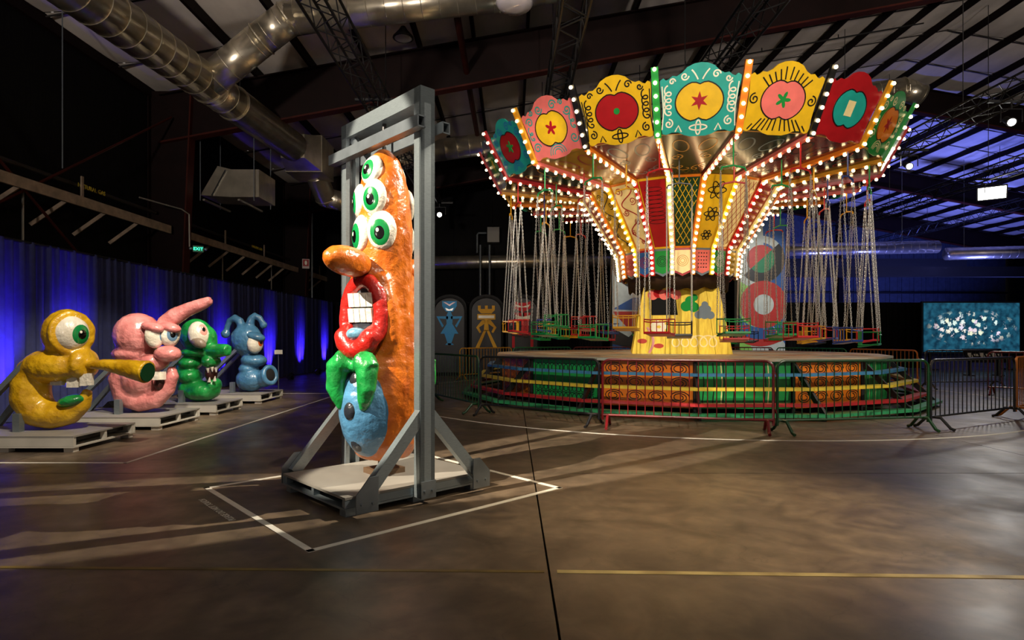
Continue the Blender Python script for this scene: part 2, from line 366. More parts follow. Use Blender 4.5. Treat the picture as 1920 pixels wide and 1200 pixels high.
e1 = (B-A).normalized(); mid = A.lerp(B, .5)-Vector((e1.y, -e1.x, 0))*(-.0)
nrm = Vector((e1.y, -e1.x, 0)); nrm = nrm if nrm.dot(mid-(A+Cc)/2) > 0 else -nrm
cx = A.lerp(B, .36)+nrm*.16
R = Matrix.Translation((cx.x, cx.y, .003)) @ Matrix.Rotation(math.atan2(-e1.y, -e1.x), 4, 'Z')
tag(text_mesh('floor_lettering', 'PLEASE DO NOT TOUCH', .075, WHITEP, None, R, .001), 'small white stencilled lettering on the floor beside the taped square', 'lettering')

# ------------------------------------------------------------------ the swing ride
ride = thing('swing_ride', 'brightly painted fairground chair swing ride outlined in glowing light bulbs', 'carousel', RC, math.radians(-15.34))
def P(r, deg, z): a = math.radians(deg); return Vector((r*math.sin(a), -r*math.cos(a), z))
def facet(deg, r0, z0, r1, z1):
    a = math.radians(deg); X = Vector((math.cos(a), math.sin(a), 0)); Z = P(r1-r0, deg, z1-z0).normalized(); Y = Z.cross(X); o = P(r0, deg, z0)
    return Matrix(((X.x, Y.x, Z.x, o.x), (X.y, Y.y, Z.y, o.y), (X.z, Y.z, Z.z, o.z), (0, 0, 0, 1)))
def paint(c, gloss=.32): return mat('paint_'+c.strip('#'), c, gloss, var=.12, vs=5, bump=.02, bs=12, coat=.25)
COL = dict(teal='#1f9c8e', yel='#e0b41c', red='#a3161c', pink='#e8746a', grn='#1e8a3a', dgrn='#123a22', crm='#f0dc9c', org='#e07a1c', blk='#141414', blu='#2a5fa8', gry='#6c7a84', gold='#c98a1e', rose='#b5483c', wht='#e8e2c8')
PT = {k: paint(v) for k, v in COL.items()}
c9 = math.cos(math.radians(9)); s9 = math.sin(math.radians(9)); B0 = -4.4
rim = {0: ('teal', 'yel', 'wht'), 1: ('yel', 'pink', 'blk'), 2: ('red', 'teal', 'red'), 3: ('grn', 'org', 'crm'), -1: ('yel', 'red', 'blk'), -2: ('pink', 'yel', 'teal'), -3: ('teal', 'red', 'blu'), -4: ('gry', 'grn', 'red')}
half = [(0, -.07), (.14, -.07), (.25, -.04), (.36, .015), (.48, .02), (.58, -.02), (.65, .0), (.67, .08), (.655, .25), (.665, .5), (.69, .72), (.715, .86), (.72, .95), (.66, .99), (.61, .95), (.56, .97), (.5, 1.02), (.42, 1.01), (.33, 1.06), (.24, 1.15), (.12, 1.2), (0, 1.215)]
outl = half+[(-x, z) for x, z in half[-2:0:-1]]
med = []
for k in range(36):
    a = 2*PI*k/36; r = 1-.16*math.exp(-((a-PI/2)/.18)**2)-.2*math.exp(-((a-3*PI/2)/.2)**2); med.append((.43*r*math.cos(a), .55+.36*r*math.sin(a)))
def scroll(kind):
    mb = MB(); y = -.004; wd = .026
    for sg in (-1, 1):
        if kind == 0:
            mb.ribbon(loops(sg*.56, .34, sg*.575, .80, .06, 4), wd, y=y); mb.ribbon(spiral(sg*.54, .18, .085, 1.4, PI/2, sg), wd, y=y); mb.ribbon(spiral(sg*.28, 1.0, .075, 1.3, 0, sg), wd, y=y); mb.ribbon(spiral(sg*.50, .92, .06, 1.2, 0, -sg), wd, y=y)
            mb.ribbon([(sg*.16*math.sin(t), .09+.05*math.cos(t)) for t in [PI*i/12 for i in range(13)]], wd, y=y); mb.ribbon([(sg*.045*math.sin(t), .09+.13*math.cos(t)) for t in [PI*i/12 for i in range(13)]], wd, y=y); mb.ribbon([(sg*.3, .02), (sg*.36, .14), (sg*.42, .03)], wd, y=y)
            mb.ribbon([(sg*(.04+.12*t), .93+.24*t-.07*t*t) for t in [i/8 for i in range(9)]], wd, y=y); mb.ribbon([(sg*.66, .08), (sg*.64, .4), (sg*.68, .85)], wd*.8, y=y)
        elif kind == 1:
            for i in range(5):
                x = .06+.09*i; mb.ribbon([(sg*x*.8, .9-.03*i), (sg*x*1.15, 1.12-.05*i)], wd, y=y); mb.ribbon([(sg*x*.8, .22), (sg*x*1.2, .01)], wd, y=y)
            mb.ribbon(spiral(sg*.56, .55, .10, 1.4, PI/2, -sg), wd, y=y)
            mb.ribbon([(sg*.50, .12), (sg*.58, .02)], wd, y=y)
        else:
            mb.ribbon(spiral(sg*.53, .8, .1, 1.5, PI, sg), wd, y=y); mb.ribbon(spiral(sg*.52, .25, .11, 1.5, 0, -sg), wd, y=y); mb.ribbon(spiral(sg*.2, .99, .1, 1.5, 0, sg), wd, y=y)
            mb.ribbon(loops(sg*.575, .42, sg*.585, .66, .05, 2), wd, y=y); mb.ribbon(spiral(sg*.42, .98, .06, 1.3, PI, -sg), wd, y=y)
            for i in range(3): mb.ribbon([(sg*(.1+.06*i)*math.cos(t), .02+(.1+.05*i)*math.sin(t)) for t in [PI/2*j/8 for j in range(9)]], wd*.8, y=y)
    return mb
star = [((.17 if k % 2 == 0 else .07)*math.sin(2*PI*k/12), .56+(.17 if k % 2 == 0 else .07)*math.cos(2*PI*k/12)) for k in range(12)]
flower = [((.10+.05*math.cos(5*a))*math.cos(a), .56+(.10+.05*math.cos(5*a))*math.sin(a)) for a in [2*PI*k/40 for k in range(40)]]
RZ0, RZ1 = 5.36, 6.32; Rb, Rt = 4.70, 5.20
panel_me = {}
for k in range(-9, 11):
    kk = k if k in rim else random.choice(list(rim)); bg, mc, lc = rim[kk]; deg = B0+9+18*k
    M = facet(deg, Rb*c9, RZ0, Rt*c9, RZ1)
    p = MB().prism(outl, .03, M).obj('rim_panel', PT[bg], ride)
    if -5 <= k <= 6:
        md = MB().prism(med, .008, M @ Matrix.Translation((0, -.006, 0))).obj('medallion', PT[mc], p)
        MB().ribbon(med+med[:1], .022, M, -.012).obj('medallion_outline', PT['blk'], p)
        sm = scroll({0: 0, 1: 1, -1: 0}.get(kk, 2)); MB().add(sm.v, sm.f, M).obj('scrollwork', PT[lc], p)
        mot = {0: (star, 'red'), 1: (flower, 'grn'), 2: ([(-.1, .42), (.1, .42), (.1, .7), (-.1, .7)], 'crm'), 3: (star, 'red'), -1: (circ(.06, 20, 0, .56), 'grn'), -2: (flower, 'red'), -3: (flower, 'grn'), -4: (star, 'yel')}[kk]
        MB().prism(mot[0], .006, M @ Matrix.Translation((0, -.012, 0))).obj('motif', PT[mot[1]], p)
SOF = {0: ('blk', 'gold'), 1: ('dgrn', 'gry'), 2: ('rose', 'blk'), 3: ('blk', 'red'), 4: ('gold', 'red'), 5: ('dgrn', 'gold'), -1: ('rose', 'gry'), -2: ('yel', 'red'), -3: ('dgrn', 'gold'), -4: ('blk', 'org'), -5: ('gold', 'grn')}
DRM = {0: ('dgrn', 'yel'), 1: ('yel', 'blk'), 2: ('crm', 'red'), 3: ('red', 'gold'), 4: ('dgrn', 'yel'), -1: ('red', 'blk'), -2: ('crm', 'red'), -3: ('yel', 'blk'), -4: ('red', 'gold')}
FLG = {0: ('crm', 'gold'), 1: ('pink', 'blk'), 2: ('grn', 'wht'), 3: ('yel', 'blk'), -1: ('grn', 'blk'), -2: ('blu', 'red'), -3: ('pink', 'red'), -4: ('org', 'red')}
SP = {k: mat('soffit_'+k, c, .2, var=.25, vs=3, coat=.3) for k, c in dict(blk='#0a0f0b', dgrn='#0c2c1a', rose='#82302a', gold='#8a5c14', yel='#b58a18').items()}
D0, D1 = (1.50, 3.00), (1.56, 3.62); D2 = (2.5, 5.13)
def trap(w0, w1, h): return [(-w0/2, 0), (w0/2, 0), (w1/2, h), (-w1/2, h)]
def hyp(a, b): return math.hypot(b[0]-a[0], b[1]-a[1])
for k in range(-9, 11):
    deg = B0+9+18*k; front = -5 <= k <= 6
    # sloping soffit
    bg, lc = SOF.get(k, ('dgrn', 'gold')); h = math.hypot((Rb-D2[0])*c9, RZ0-D2[1]); M = facet(deg, D2[0]*c9, D2[1], Rb*c9, RZ0)
    so = MB().prism(trap(2*D2[0]*s9-.06, 2*Rb*s9-.06, h), .03, M).obj('soffit_panel', SP[bg], ride)
    mb = MB()
    for s in (-1, 1):
        mb.ribbon([(s*.26+.16*math.cos(t), 1.6+.26*math.sin(t)+.1*s*math.cos(t)) for t in [2*PI*i/24 for i in range(25)]], .034, M, -.004)
        mb.ribbon(loops(s*.05, .35, s*.33, .6, .09, 2), .03, M, -.004); mb.ribbon(spiral(s*.3, 1.05, .14, 1.5, PI/2, s), .034, M, -.004)
    mb.obj('painted_lines', PT[lc], so)
    e = .05; mbt = MB()
    mbt.ribbon([(-D2[0]*s9+.06, .02), (D2[0]*s9-.06, .02)], .05, M, -.006).ribbon([(-Rb*s9+.07, h-.03), (Rb*s9-.07, h-.03)], .05, M, -.006); mbt.obj('border', PT['gold'], so)
    # sloping drum
    bg, lc = DRM.get(k, ('yel', 'red')); h = hyp(D1, D2); M = facet(deg, D1[0]*c9, D1[1], D2[0]*c9, D2[1])
    w0, w1 = 2*D1[0]*s9-.02, 2*D2[0]*s9-.02; dp = MB().prism(trap(w0, w1, h), .03, M).obj('drum_panel', PT[bg], ride)
    W = lambda z: (w0+(w1-w0)*z/h)/2-.07
    mb = MB(); mode = k % 4
    if front:
        if k in (0, 2, 4):
            for s in (-1, 1):
                for i in range(-2, 9):
                    z = i*h/7; pts = [(s*x, z+x*1.9+.45) for x in [j*.05 for j in range(-8, 9)]]; pts = [(x, zz) for x, zz in pts if .04 < zz < h-.04 and abs(x) < W(zz)]
                    if len(pts) > 1: mb.ribbon(pts, .014, M, -.004)
        elif k == 1:
            for zz, r in ((.33, .13), (.85, .18), (1.42, .22)):
                for q in range(3):
                    a = q*PI/3; mb.ribbon([(r*math.cos(t)*math.cos(a)-r*.35*math.sin(t)*math.sin(a), zz+r*math.cos(t)*math.sin(a)+r*.35*math.sin(t)*math.cos(a)) for t in [2*PI*i/20 for i in range(21)]], .024, M, -.004)
        elif k in (-1, 3):
            for i in range(9): mb.ribbon([(W(1.2)*.75*math.sin(t), 1.5-.1*i+.05*math.cos(t)) for t in [PI*2*j/16 for j in range(17)]], .012, M, -.004)
        else:
            mb.ribbon([(W(z)*.7*math.sin(z*9), z) for z in [.08+(h-.16)*i/50 for i in range(51)]], .028, M, -.004)
            for i in range(6): mb.ribbon(spiral(.08*(-1)**i*(1+i*.2), .22+i*.27,   .06+.01*i, 1.5, i), .02, M, -.004)
        mb.obj('painted_pattern', PT[lc], dp)
    bb = MB()
    for s in (-1, 1): bb.ribbon([(s*(w0/2-.05), .01), (s*(w1/2-.05), h-.01)], .04, M, -.006)
    bb.ribbon([(-w1/2+.05, h-.03), (w1/2-.05, h-.03)], .05, M, -.007).ribbon([(-w0/2+.05, .03), (w0/2-.05, .03)], .05, M, -.007)
    bb.obj('border', PT['org' if k % 2 == 0 else 'yel'], dp)
    # hanging flag board
    bg, lc = FLG.get(k, ('org', 'red')); M = facet(deg, D0[0]*c9, D0[1], D1[0]*c9, D1[1]); hw = D0[0]*s9-.015; hh = hyp(D0, D1)
    fl = MB().prism([(-hw, .05), (-hw*.6, .02), (0, -.05), (hw*.6, .02), (hw, .05), (hw, hh), (-hw, hh)], .03, M).obj('flag_board', PT['gry' if k % 2 else 'red'], ride)
    MB().prism([(-hw+.04, .09), (0, .01), (hw-.04, .09), (hw-.04, hh-.05), (-hw+.04, hh-.05)], .006, M @ Matrix.Translation((0, -.006, 0))).obj('flag_field', PT[bg], fl)
    if front:
        mb = MB()
        if k == 1:
            for i in range(4):
                for j in range(5): mb.prism(circ(.016, 8, -.1+.066*i, .16+.085*j), .002, M @ Matrix.Translation((0, -.009, 0)))
        else:
            for r in (.05, .09, .13): mb.ribbon(circ(r, 20, 0, .32)+circ(r, 20, 0, .32)[:1], .014, M, -.009)
        mb.obj('flag_pattern', PT[lc], fl)
# drum core, underside and roof
MB().lathe([(1.38, 3.02), (1.40, 3.6), (2.3, 5.0), (2.3, 5.3)], 40).obj('drum_core', DARKH, ride)
MB().lathe([(1.05, 2.9), (1.36, 2.98), (1.40, 3.03)], 40).obj('drum_underside', mat('dark_brown_wood', '#3a2415', .6, var=.3), ride)
MB().lathe([(4.62, 5.42), (4.5, 5.5), (.3, 6.3), (.1, 6.35)], 40).obj('canopy_roof', BLACK, ride)
v = []; f = []
for i in range(96): a = 2*PI*i/96; v += [(1.30*math.cos(a), 1.30*math.sin(a), 3.0), (1.27*math.cos(a), 1.27*math.sin(a), 2.66+.035*math.cos(a*18)+.02*math.cos(a*7)), (1.25*math.cos(a), 1.25*math.sin(a), 3.0)]
for i in range(96): j = (i+1) % 96; f += [(3*i, 3*j, 3*j+1, 3*i+1), (3*i+1, 3*j+1, 3*j+2, 3*i+2)]
MB().add(v, f).obj('valance', mat('dark_brown_wood', '#3a2415', .6, var=.3), ride, True)
# light bars with bulbs
BULB = mat('lit_bulb', (1.0, .74, .38), .3, emit=9)
bulb_me = MB().ell((0, 0, 0), .036, 8, 6).mesh('bulb', BULB, True)
barcol = ['grn', 'org', 'blk', 'gold', 'grn', 'red', 'red', 'gold', 'blk', 'grn', 'red', 'gold', 'red', 'grn', 'blk', 'gold', 'red', 'red', 'gold', 'blk']
bulbs = []
def row(bar, a, b, n, t0=.04, t1=.96):
    for i in range(n): bulbs.append((bar, a.lerp(b, t0+(t1-t0)*i/(n-1))))
for k in range(20):
    deg = B0+18*k; nx = Vector((math.cos(math.radians(deg)), math.sin(math.radians(deg)), 0))
    def seg(name, a, b, col, wd, th):
        u = nx.cross((b-a).normalized()); return MB().bar(a, b, wd, th, up=u).obj(name, col, ride), u
    a, b = P(Rb-.02, deg, RZ0-.06), P(Rt+.06, deg, RZ1+.10)
    o, u = seg('rim_light_bar', a, b, PT[barcol[k]], .13, .06); off = P(.055, deg, -.01); row(o, a+off, b+off, 6)
    a, b = P(D2[0], deg, D2[1]-.02), P(Rb, deg, RZ0-.03)
    o, u = seg('arm_light_bar', a, b, PT[['gold', 'red', 'pink', 'org'][k % 4]], .12, .09); off = Vector((0, 0, -.075)); row(o, a+off, b+off, 9)
    a, b = P(D1[0]+.01, deg, D1[1]), P(D2[0]+.01, deg, D2[1]-.02)
    o, u = seg('drum_light_bar', a, b, PT[['crm', 'org', 'yel', 'red'][k % 4]], .11, .05); off = P(.055, deg, -.035); row(o, a+off, b+off, 11)
    a, b = P(D0[0]+.01, deg, D0[1]-.02), P(D1[0]+.01, deg, D1[1])
    o, u = seg('base_light_bar', a, b, PT[['crm', 'org', 'yel', 'red'][k % 4]], .10, .05); off = P(.05, deg, 0); row(o, a+off, b+off, 5, .08, .88)
rw = Matrix.Translation(RC) @ Matrix.Rotation(math.radians(-15.34), 4, 'Z')
bulbs.sort(key=lambda q: ((rw @ q[1])-Vector((0, 0, EYE))).length)
for o, p in bulbs[:300]: link('bulb', bulb_me, o, p)
mb = MB()
for o, p in bulbs[300:]: mb.ell(p, .036, 6, 4)
tag(mb.obj('far_bulbs', BULB, ride), kind='stuff')
# tapered yellow column
cm = Matrix.Rotation(math.radians(5), 4, 'Z'); zb, zt, hb, ht = 1.06, 3.0, 1.2, .86
YELC = mat('painted_yellow_boards', '#eed23a', .6, var=.2, vs=3, col2='#d6b222', stretch=(6, 6, 1))
for q in range(4):
    Mq = cm @ Matrix.Rotation(q*PI/2, 4, 'Z'); n = 6
    for i in range(n):
        f0, f1 = -1+2*i/n+.004, -1+2*(i+1)/n-.004
        v = [(hb*f0, -hb, zb), (hb*f1, -hb, zb), (ht*f1, -ht, zt), (ht*f0, -ht, zt), (hb*f0, -hb+.05, zb), (hb*f1, -hb+.05, zb), (ht*f1, -ht+.05, zt), (ht*f0, -ht+.05, zt)]
        MB().add(v, [(0, 1, 2, 3), (7, 6, 5, 4), (0, 4, 5, 1), (1, 5, 6, 2), (2, 6, 7, 3), (3, 7, 4, 0)], Mq).obj('column_board', YELC, ride)
sl = (zt-zb); Lc = math.hypot(sl, hb-ht)
v = Vector((0, hb-ht, sl)).normalized(); X = Vector((1, 0, 0)); Yv = v.cross(X)
MC = cm @ Matrix(((1, Yv.x, v.x, 0), (0, Yv.y, v.y, -hb), (0, Yv.z, v.z, zb), (0, 0, 0, 1)))
art = link('column_painting', None, ride)
def matte(c):
    m = mat('matte_'+c, COL.get(c, '#888888'), .8); m.node_tree.nodes['Principled BSDF'].inputs['Specular IOR Level'].default_value = .15; return m
def flat(name, poly, c, y, th=.004): return MB().prism(poly, th, MC @ Matrix.Translation((0, -y, 0))).obj(name, matte(c), art)
flat('dark_square', [(-.72, .98), (-.08, .98), (-.12, 1.42), (-.72, 1.42)], 'blk', .005)
for i in range(5): flat('red_mound', circ(.13, 18, -.68+.14*i, 1.5+.05*(i % 2)), 'red' if i % 2 else 'pink', .006+.001*i)
for i, (x, z, r) in enumerate(((.12, 1.2, .13), (.3, 1.18, .13), (.22, 1.34, .12), (.32, 1.42, .09))): flat('green_mound', circ(r, 18, x, z), 'grn', .006+.001*i)
for i, (x, z, r) in enumerate(((.42, .98, .1), (.56, .98, .11), (.7, .97, .1), (.52, 1.12, .1), (.62, 1.12, .1), (.57, 1.24, .08))): flat('grey_mound', circ(r, 18, x, z), 'gry', .006+.001*i)
stem = MB().ribbon([(-.80+.12*math.sin(z*5), z) for z in [.02+.65*i/20 for i in range(21)]], .06, MC, -.008)
stem.obj('painted_stem', PT['rose'], art)
for x, z in ((-.95, .32), (-.55, .2)): flat('painted_leaf', circ(.12, 16, x, z, .06), 'rose', .008)
for i in range(7): a = 2*PI*i/7; flat('painted_petal', circ(.07, 12, -.55+.13*math.cos(a), .68+.1*math.sin(a)), 'wht', .007+.0005*i)
MB().ribbon(loops(-.25, .32, .85, .32, .14, 5), .03, MC, -.008).obj('painted_loops', PT['crm'], art)
# deck, skirts, steps
DK = mat('painted_deck', '#97a49d', .5, var=1, vs=.9, col2='#b98a5c', bump=.05)
V0 = 3.9; c11 = math.cos(math.radians(11.25)); s11 = math.sin(math.radians(11.25)); Rd = 4.85; deckz = 1.06
SK = {0: 'grn', 1: 'org'}
for j in range(16):
    a0, a1 = V0+22.5*j, V0+22.5*(j+1); am = (a0+a1)/2
    MB().add([P(.6, a0, deckz), P(Rd, a0+.04, deckz), P(Rd, a1-.04, deckz), P(.6, a1, deckz), P(.6, a0, deckz-.05), P(Rd, a0+.04, deckz-.05), P(Rd, a1-.04, deckz-.05), P(.6, a1, deckz-.05)],
             [(0, 1, 2, 3), (7, 6, 5, 4), (0, 4, 5, 1), (1, 5, 6, 2), (2, 6, 7, 3), (3, 7, 4, 0)]).obj('deck_board', DK, ride)
    M = facet(am, (Rd-.12)*c11, .12, (Rd-.12)*c11, 1.0); hw = (Rd-.12)*s11-.04; c = SK[j % 2]
    s = MB().prism([(-hw, 0), (hw, 0), (hw, .89), (-hw, .89)], .03, M).obj('skirt_panel', PT[c] if j % 2 else paint('#1f9a4c'), ride)
    mb = MB()
    if j % 2:
        for i in range(4):
            for z in (.2, .47, .74): mb.ribbon([(-hw*.72+hw*.48*i+(.19-.13*t)*math.cos(14*t), z+(.12-.08*t)*math.sin(14*t)) for t in [q/28 for q in range(29)]], .018, M, -.004)
        mb.obj('painted_swirls', PT['blk'], s)
    else:
        if j == 14:
            for z in (.72, .3, .12): mb.ribbon(loops(-hw*.9, z, hw*.9, z, .08, 14), .016, M, -.004)
        else:
            for i in range(9): x = -hw*.9+hw*.22*i; mb.ribbon([(x, .03), (x+.04, .45), (x+.01, .86)], .022, M, -.004)
        mb.obj('painted_stripes', PT['blk'], s)
        m2 = MB()
        for i in range(3): x = -hw*.5+hw*.5*i; m2.ribbon([(x, .03), (x+.03, .5), (x, .86)], .02, M, -.005)
        if j != 14: m2.obj('painted_stripes', PT['crm'], s)
    for nm, r, z, col in (('blue', 5.10, .80, '#3f7fae'), ('yellow', 5.31, .555, '#d6bf3e'), ('red', 5.52, .29, '#a8242a'), ('green', 5.73, .13, '#2f9460')):
        ri = r-.20
        MB().add([P(ri, a0, z), P(r, a0+.03, z), P(r, a1-.03, z), P(ri, a1, z), P(ri, a0, z-.055), P(r, a0+.03, z-.055), P(r, a1-.03, z-.055), P(ri, a1, z-.055)],
                 [(0, 1, 2, 3), (7, 6, 5, 4), (0, 4, 5, 1), (1, 5, 6, 2), (2, 6, 7, 3), (3, 7, 4, 0)]).obj('step_board', mat('step_'+nm, col, .35, var=.25, vs=5, coat=.3), ride)
    MB().bar(P(4.72, a0, .98), P(5.62, a0, .06), .05, .1).bar(P(4.72, a0, .04), P(5.6, a0, .04), .05, .08).bar(P(4.74, a0, .0), P(4.74, a0, 1.0), .06, .06).obj('step_bracket', BLACK, ride)

# ------------------------------------------------------------------ swing chairs
CHC = dict(red='#c01f22', green='#15934a', yellow='#dda51c', blue='#27408c', black='#17181c')
CHM = {k: mat('chair_'+k, v, .35, var=.1, coat=.3) for k, v in CHC.items()}
CHAIN = mat('chain_steel', '#c4c2bc', .4, .35)
def chain_mesh(H, dx, dy):
    a = Vector((dx, dy, .28)); b = Vector((dx*1.02, 0, H)); n = 64; mb = MB()
    d = (b-a); L = d.length; d.normalize(); x = d.orthogonal().normalized(); y = d.cross(x); st = L/n
    for i in range(n):
        s = x if i % 2 else y; t = y if i % 2 else x; c = a+d*(st*(i+.5)); h, wd, th = st*.68, .013, .0045
        ring = [c+d*h+s*wd*.4, c+d*h*.5+s*wd, c-d*h*.5+s*wd, c-d*h-s*(-wd*.4), c-d*h-s*wd*.4, c-d*h*.5-s*wd, c+d*h*.5-s*wd, c+d*h-s*wd*.4]
        mb.tube(ring, th, 3, closed=True)
    return mb.mesh('chain', CHAIN)
HW, DW = .25, .18
meshes = {}
def chair_parts(col, H):
    key = (col, H)
    if key in meshes: return meshes[key]
    m = CHM[col]; Ms = Matrix.Rotation(math.radians(-9), 4, 'X'); seatm = MB().box((0, 0, -.01), (.5, .40, .035), Ms).mesh('seat', m)
    fr = MB()
    for sx in (-1, 1):
        for sy in (-1, 1): fr.tube([(sx*HW, sy*DW, 0), (sx*HW, sy*DW, .3)], .011, 6)
        fr.tube([(sx*HW, -DW, .0), (sx*HW, DW, .0)], .011, 6)
    fr.tube([(-HW, DW, 0), (HW, DW, 0)], .011, 6).tube([(-HW, -DW, 0), (HW, -DW, 0)], .011, 6)
    rail = MB().tube([(-HW, -DW, .28), (-HW, DW, .28), (HW, DW, .28), (HW, -DW, .28)], .012, 6)
    slats = MB()
    for i in (-1, 0, 1): slats.tube([(i*.12, DW, 0), (i*.12, DW, .28)], .008, 6)
    bar = MB().tube([(-HW, -DW, .24), (-HW*.6, -DW-.03, .22), (HW*.6, -DW-.03, .22), (HW, -DW, .24)], .012, 6)
    yoke = MB().tube([(-HW, 0, H), (-HW*.9, 0, H+.06), (0, 0, H+.10), (HW*.9, 0, H+.06), (HW, 0, H)], .02, 6)
    rod = MB().tube([(0, 0, H+.08), (0, 0, H+.62)], .016, 6)
    meshes[key] = dict(seat=seatm, seat_frame=fr.mesh('seat_frame', m), arm_rail=rail.mesh('arm_rail', m), back_rods=slats.mesh('back_rods', m), lap_bar=bar.mesh('lap_bar', m), yoke=yoke.mesh('yoke', m), hanger_rod=rod.mesh('hanger_rod', m))
    return meshes[key]
chainm = {}
rows = []
cols = ['red', 'green', 'yellow', 'blue', 'green', 'red', 'yellow', 'black', 'red', 'green', 'yellow', 'blue', 'red', 'yellow', 'green', 'black', 'yellow', 'red', 'green', 'blue']
for ring, (r, zs) in enumerate(((4.42, 1.54), (3.55, 1.50))):
    for k in range(20):
        deg = B0+18*k+(5 if ring else 0); p = rw @ P(r, deg, 0); cn = cols[(k+ring*7) % 20] if not (k == 0) else ('red', 'black')[ring]
        if k == 19: cn = ('green', 'yellow')[ring]
        if k == 2 and not ring: cn = 'red'
        zs += random.choice((-.08, 0, .09)) if k else 0; top = (D2[1]+(r-D2[0])*.1)-.05; H = round(top-zs-.6, 3); rows.append([ring, k, deg, p, cn, H, zs])
ordn = ['first', 'second', 'third', 'fourth', 'fifth', 'sixth', 'seventh', 'eighth', 'ninth', 'tenth', 'eleventh', 'twelfth']
lab = {}
for ring in (0, 1):
    for near in (True, False):
        L = sorted([q for q in rows if q[0] == ring and (math.cos(math.radians(q[2]-0)) > 0) == near], key=lambda q: q[3].x/q[3].y)
        for i, q in enumerate(L): lab[(ring, q[1])] = f"{q[4]} metal swing chair on chains, {ordn[i]} from the left in the {'near' if near else 'far'} {'inner' if ring else 'outer'} row"
for ring, k, deg, p, cn, H, zs in rows:
    o = thing('swing_chair', lab[(ring, k)], 'swing', (p.x, p.y, zs), math.radians(-15.34+deg+random.uniform(-16, 16)), 'swing chairs of the ride')
    for nm, me in chair_parts(cn, H).items(): link(nm, me, o)
    for sx in (-1, 1):
        for sy in (-1, 1):
            key = (H, sx, sy)
            if key not in chainm: chainm[key] = chain_mesh(H, sx*HW, sy*DW)
            link('chain', chainm[key], o)

# ------------------------------------------------------------------ crowd barricades
BCOL = dict(black='#15171b', red='#720f17', green='#0d3f20', yellow='#c08a1a', orange='#c8741a', blue='#1c2440', bright_green='#137a44')
def barricade(p, q, col, label):
    p, q = Vector((*p, 0)), Vector((*q, 0)); d = q-p; L = d.length-.06; ang = math.atan2(d.y, d.x); m = mat('barricade_'+col, BCOL[col], .35, coat=.3, var=.1)
    t = thing('crowd_barricade', label, 'barricade', p+d*(.03/d.length), ang, 'crowd barricades around the ride'); h0, h1, r = .2, 1.1, .12
    fp = [(0, 0, .12), (0, 0, h1-r)]+[(r-r*math.cos(a), 0, h1-r+r*math.sin(a)) for a in [PI/2*i/5 for i in range(1, 6)]]+[(L-r+r*math.sin(a), 0, h1-r+r*math.cos(a)) for a in [PI/2*i/5 for i in range(6)]]+[(L, 0, .12)]
    MB().tube(fp, .021, 8).obj('frame', m, t); MB().tube([(0, 0, h0), (L, 0, h0)], .018, 8).obj('bottom_rail', m, t)
    n = int(L/.135); key = ('bar', col)
    if key not in meshes: meshes[key] = MB().tube([(0, 0, h0), (0, 0, h1)], .0085, 6).mesh('bar', m)
    for i in range(1, n): link('bar', meshes[key], t, (L*i/n, 0, 0))
    for x in (.09, L-.09):
        MB().tube([(x, -.30, .02), (x, -.24, .04), (x, -.1, .19), (x, .1, .19), (x, .24, .04), (x, .30, .02)], .024, 8).obj('foot', m, t)
    for z in (.35, .9): MB().tube([(L, 0, z), (L+.03, 0, z+.02), (L+.05, .0, z-.04)], .01, 6).obj('hook', m, t)
J0, J1, J2, J3, J4, J5 = (-1.9, 13.8), (-.62, 11.46), (1.45, 9.85), (4.0, 9.15), (6.62, 9.55), (9.1, 10.9)
for p, q, c, l in ((J0, J1, 'green', 'dark green barricade left of the black one, nearest the orange totem'), (J1, J2, 'black', 'black barricade before the blue and green skirt on the near left of the ride'),
                   (J2, J3, 'red', 'dark red barricade in the middle of the near side of the ride'), (J3, J4, 'green', 'dark green barricade on the near right of the ride, beside the red one'),
                   (J4, J5, 'black', 'black barricade at the right end of the near row'), (J5, (11.2, 12.5), 'orange', 'orange barricade cut off by the right edge of the photo'),
                   ((-2.45, 16.3), J0, 'blue', 'dark blue barricade at the far left behind the orange totem'), ((-2.6, 18.9), (-2.45, 16.3), 'blue', 'dark blue barricade before the blue painted figure'),
                   ((-1.8, 20.5), (0, 22.4), 'yellow', 'yellow barricade in front of the yellow painted figure'), ((.02, 22.4), (2.3, 23.3), 'bright_green', 'green barricade behind the ride, right of the yellow one'),
                   ((2.35, 23.3), (4.9, 23.6), 'red', 'red barricade behind the ride, left of the yellow column'), ((4.95, 23.6), (7.3, 23.4), 'red', 'red barricade mostly hidden behind the yellow column'),
                   ((7.35, 23.4), (9.6, 22.1), 'red', 'red barricade behind the ride before the round-patterned pillar'), ((9.64, 22.0), (10.9, 19.6), 'bright_green', 'green barricade behind the ride on the right'),
                   ((10.92, 19.5), (11.46, 17.0), 'orange', 'orange barricade at the right end of the far row'), ((11.7, 17.1), (14.2, 17.5), 'black', 'black barricade before the video screen'),
                   ((12.2, 15.5), (13.9, 13.5), 'red', 'bright red barricade below the right end of the video screen')):
    barricade(p, q, c, l)

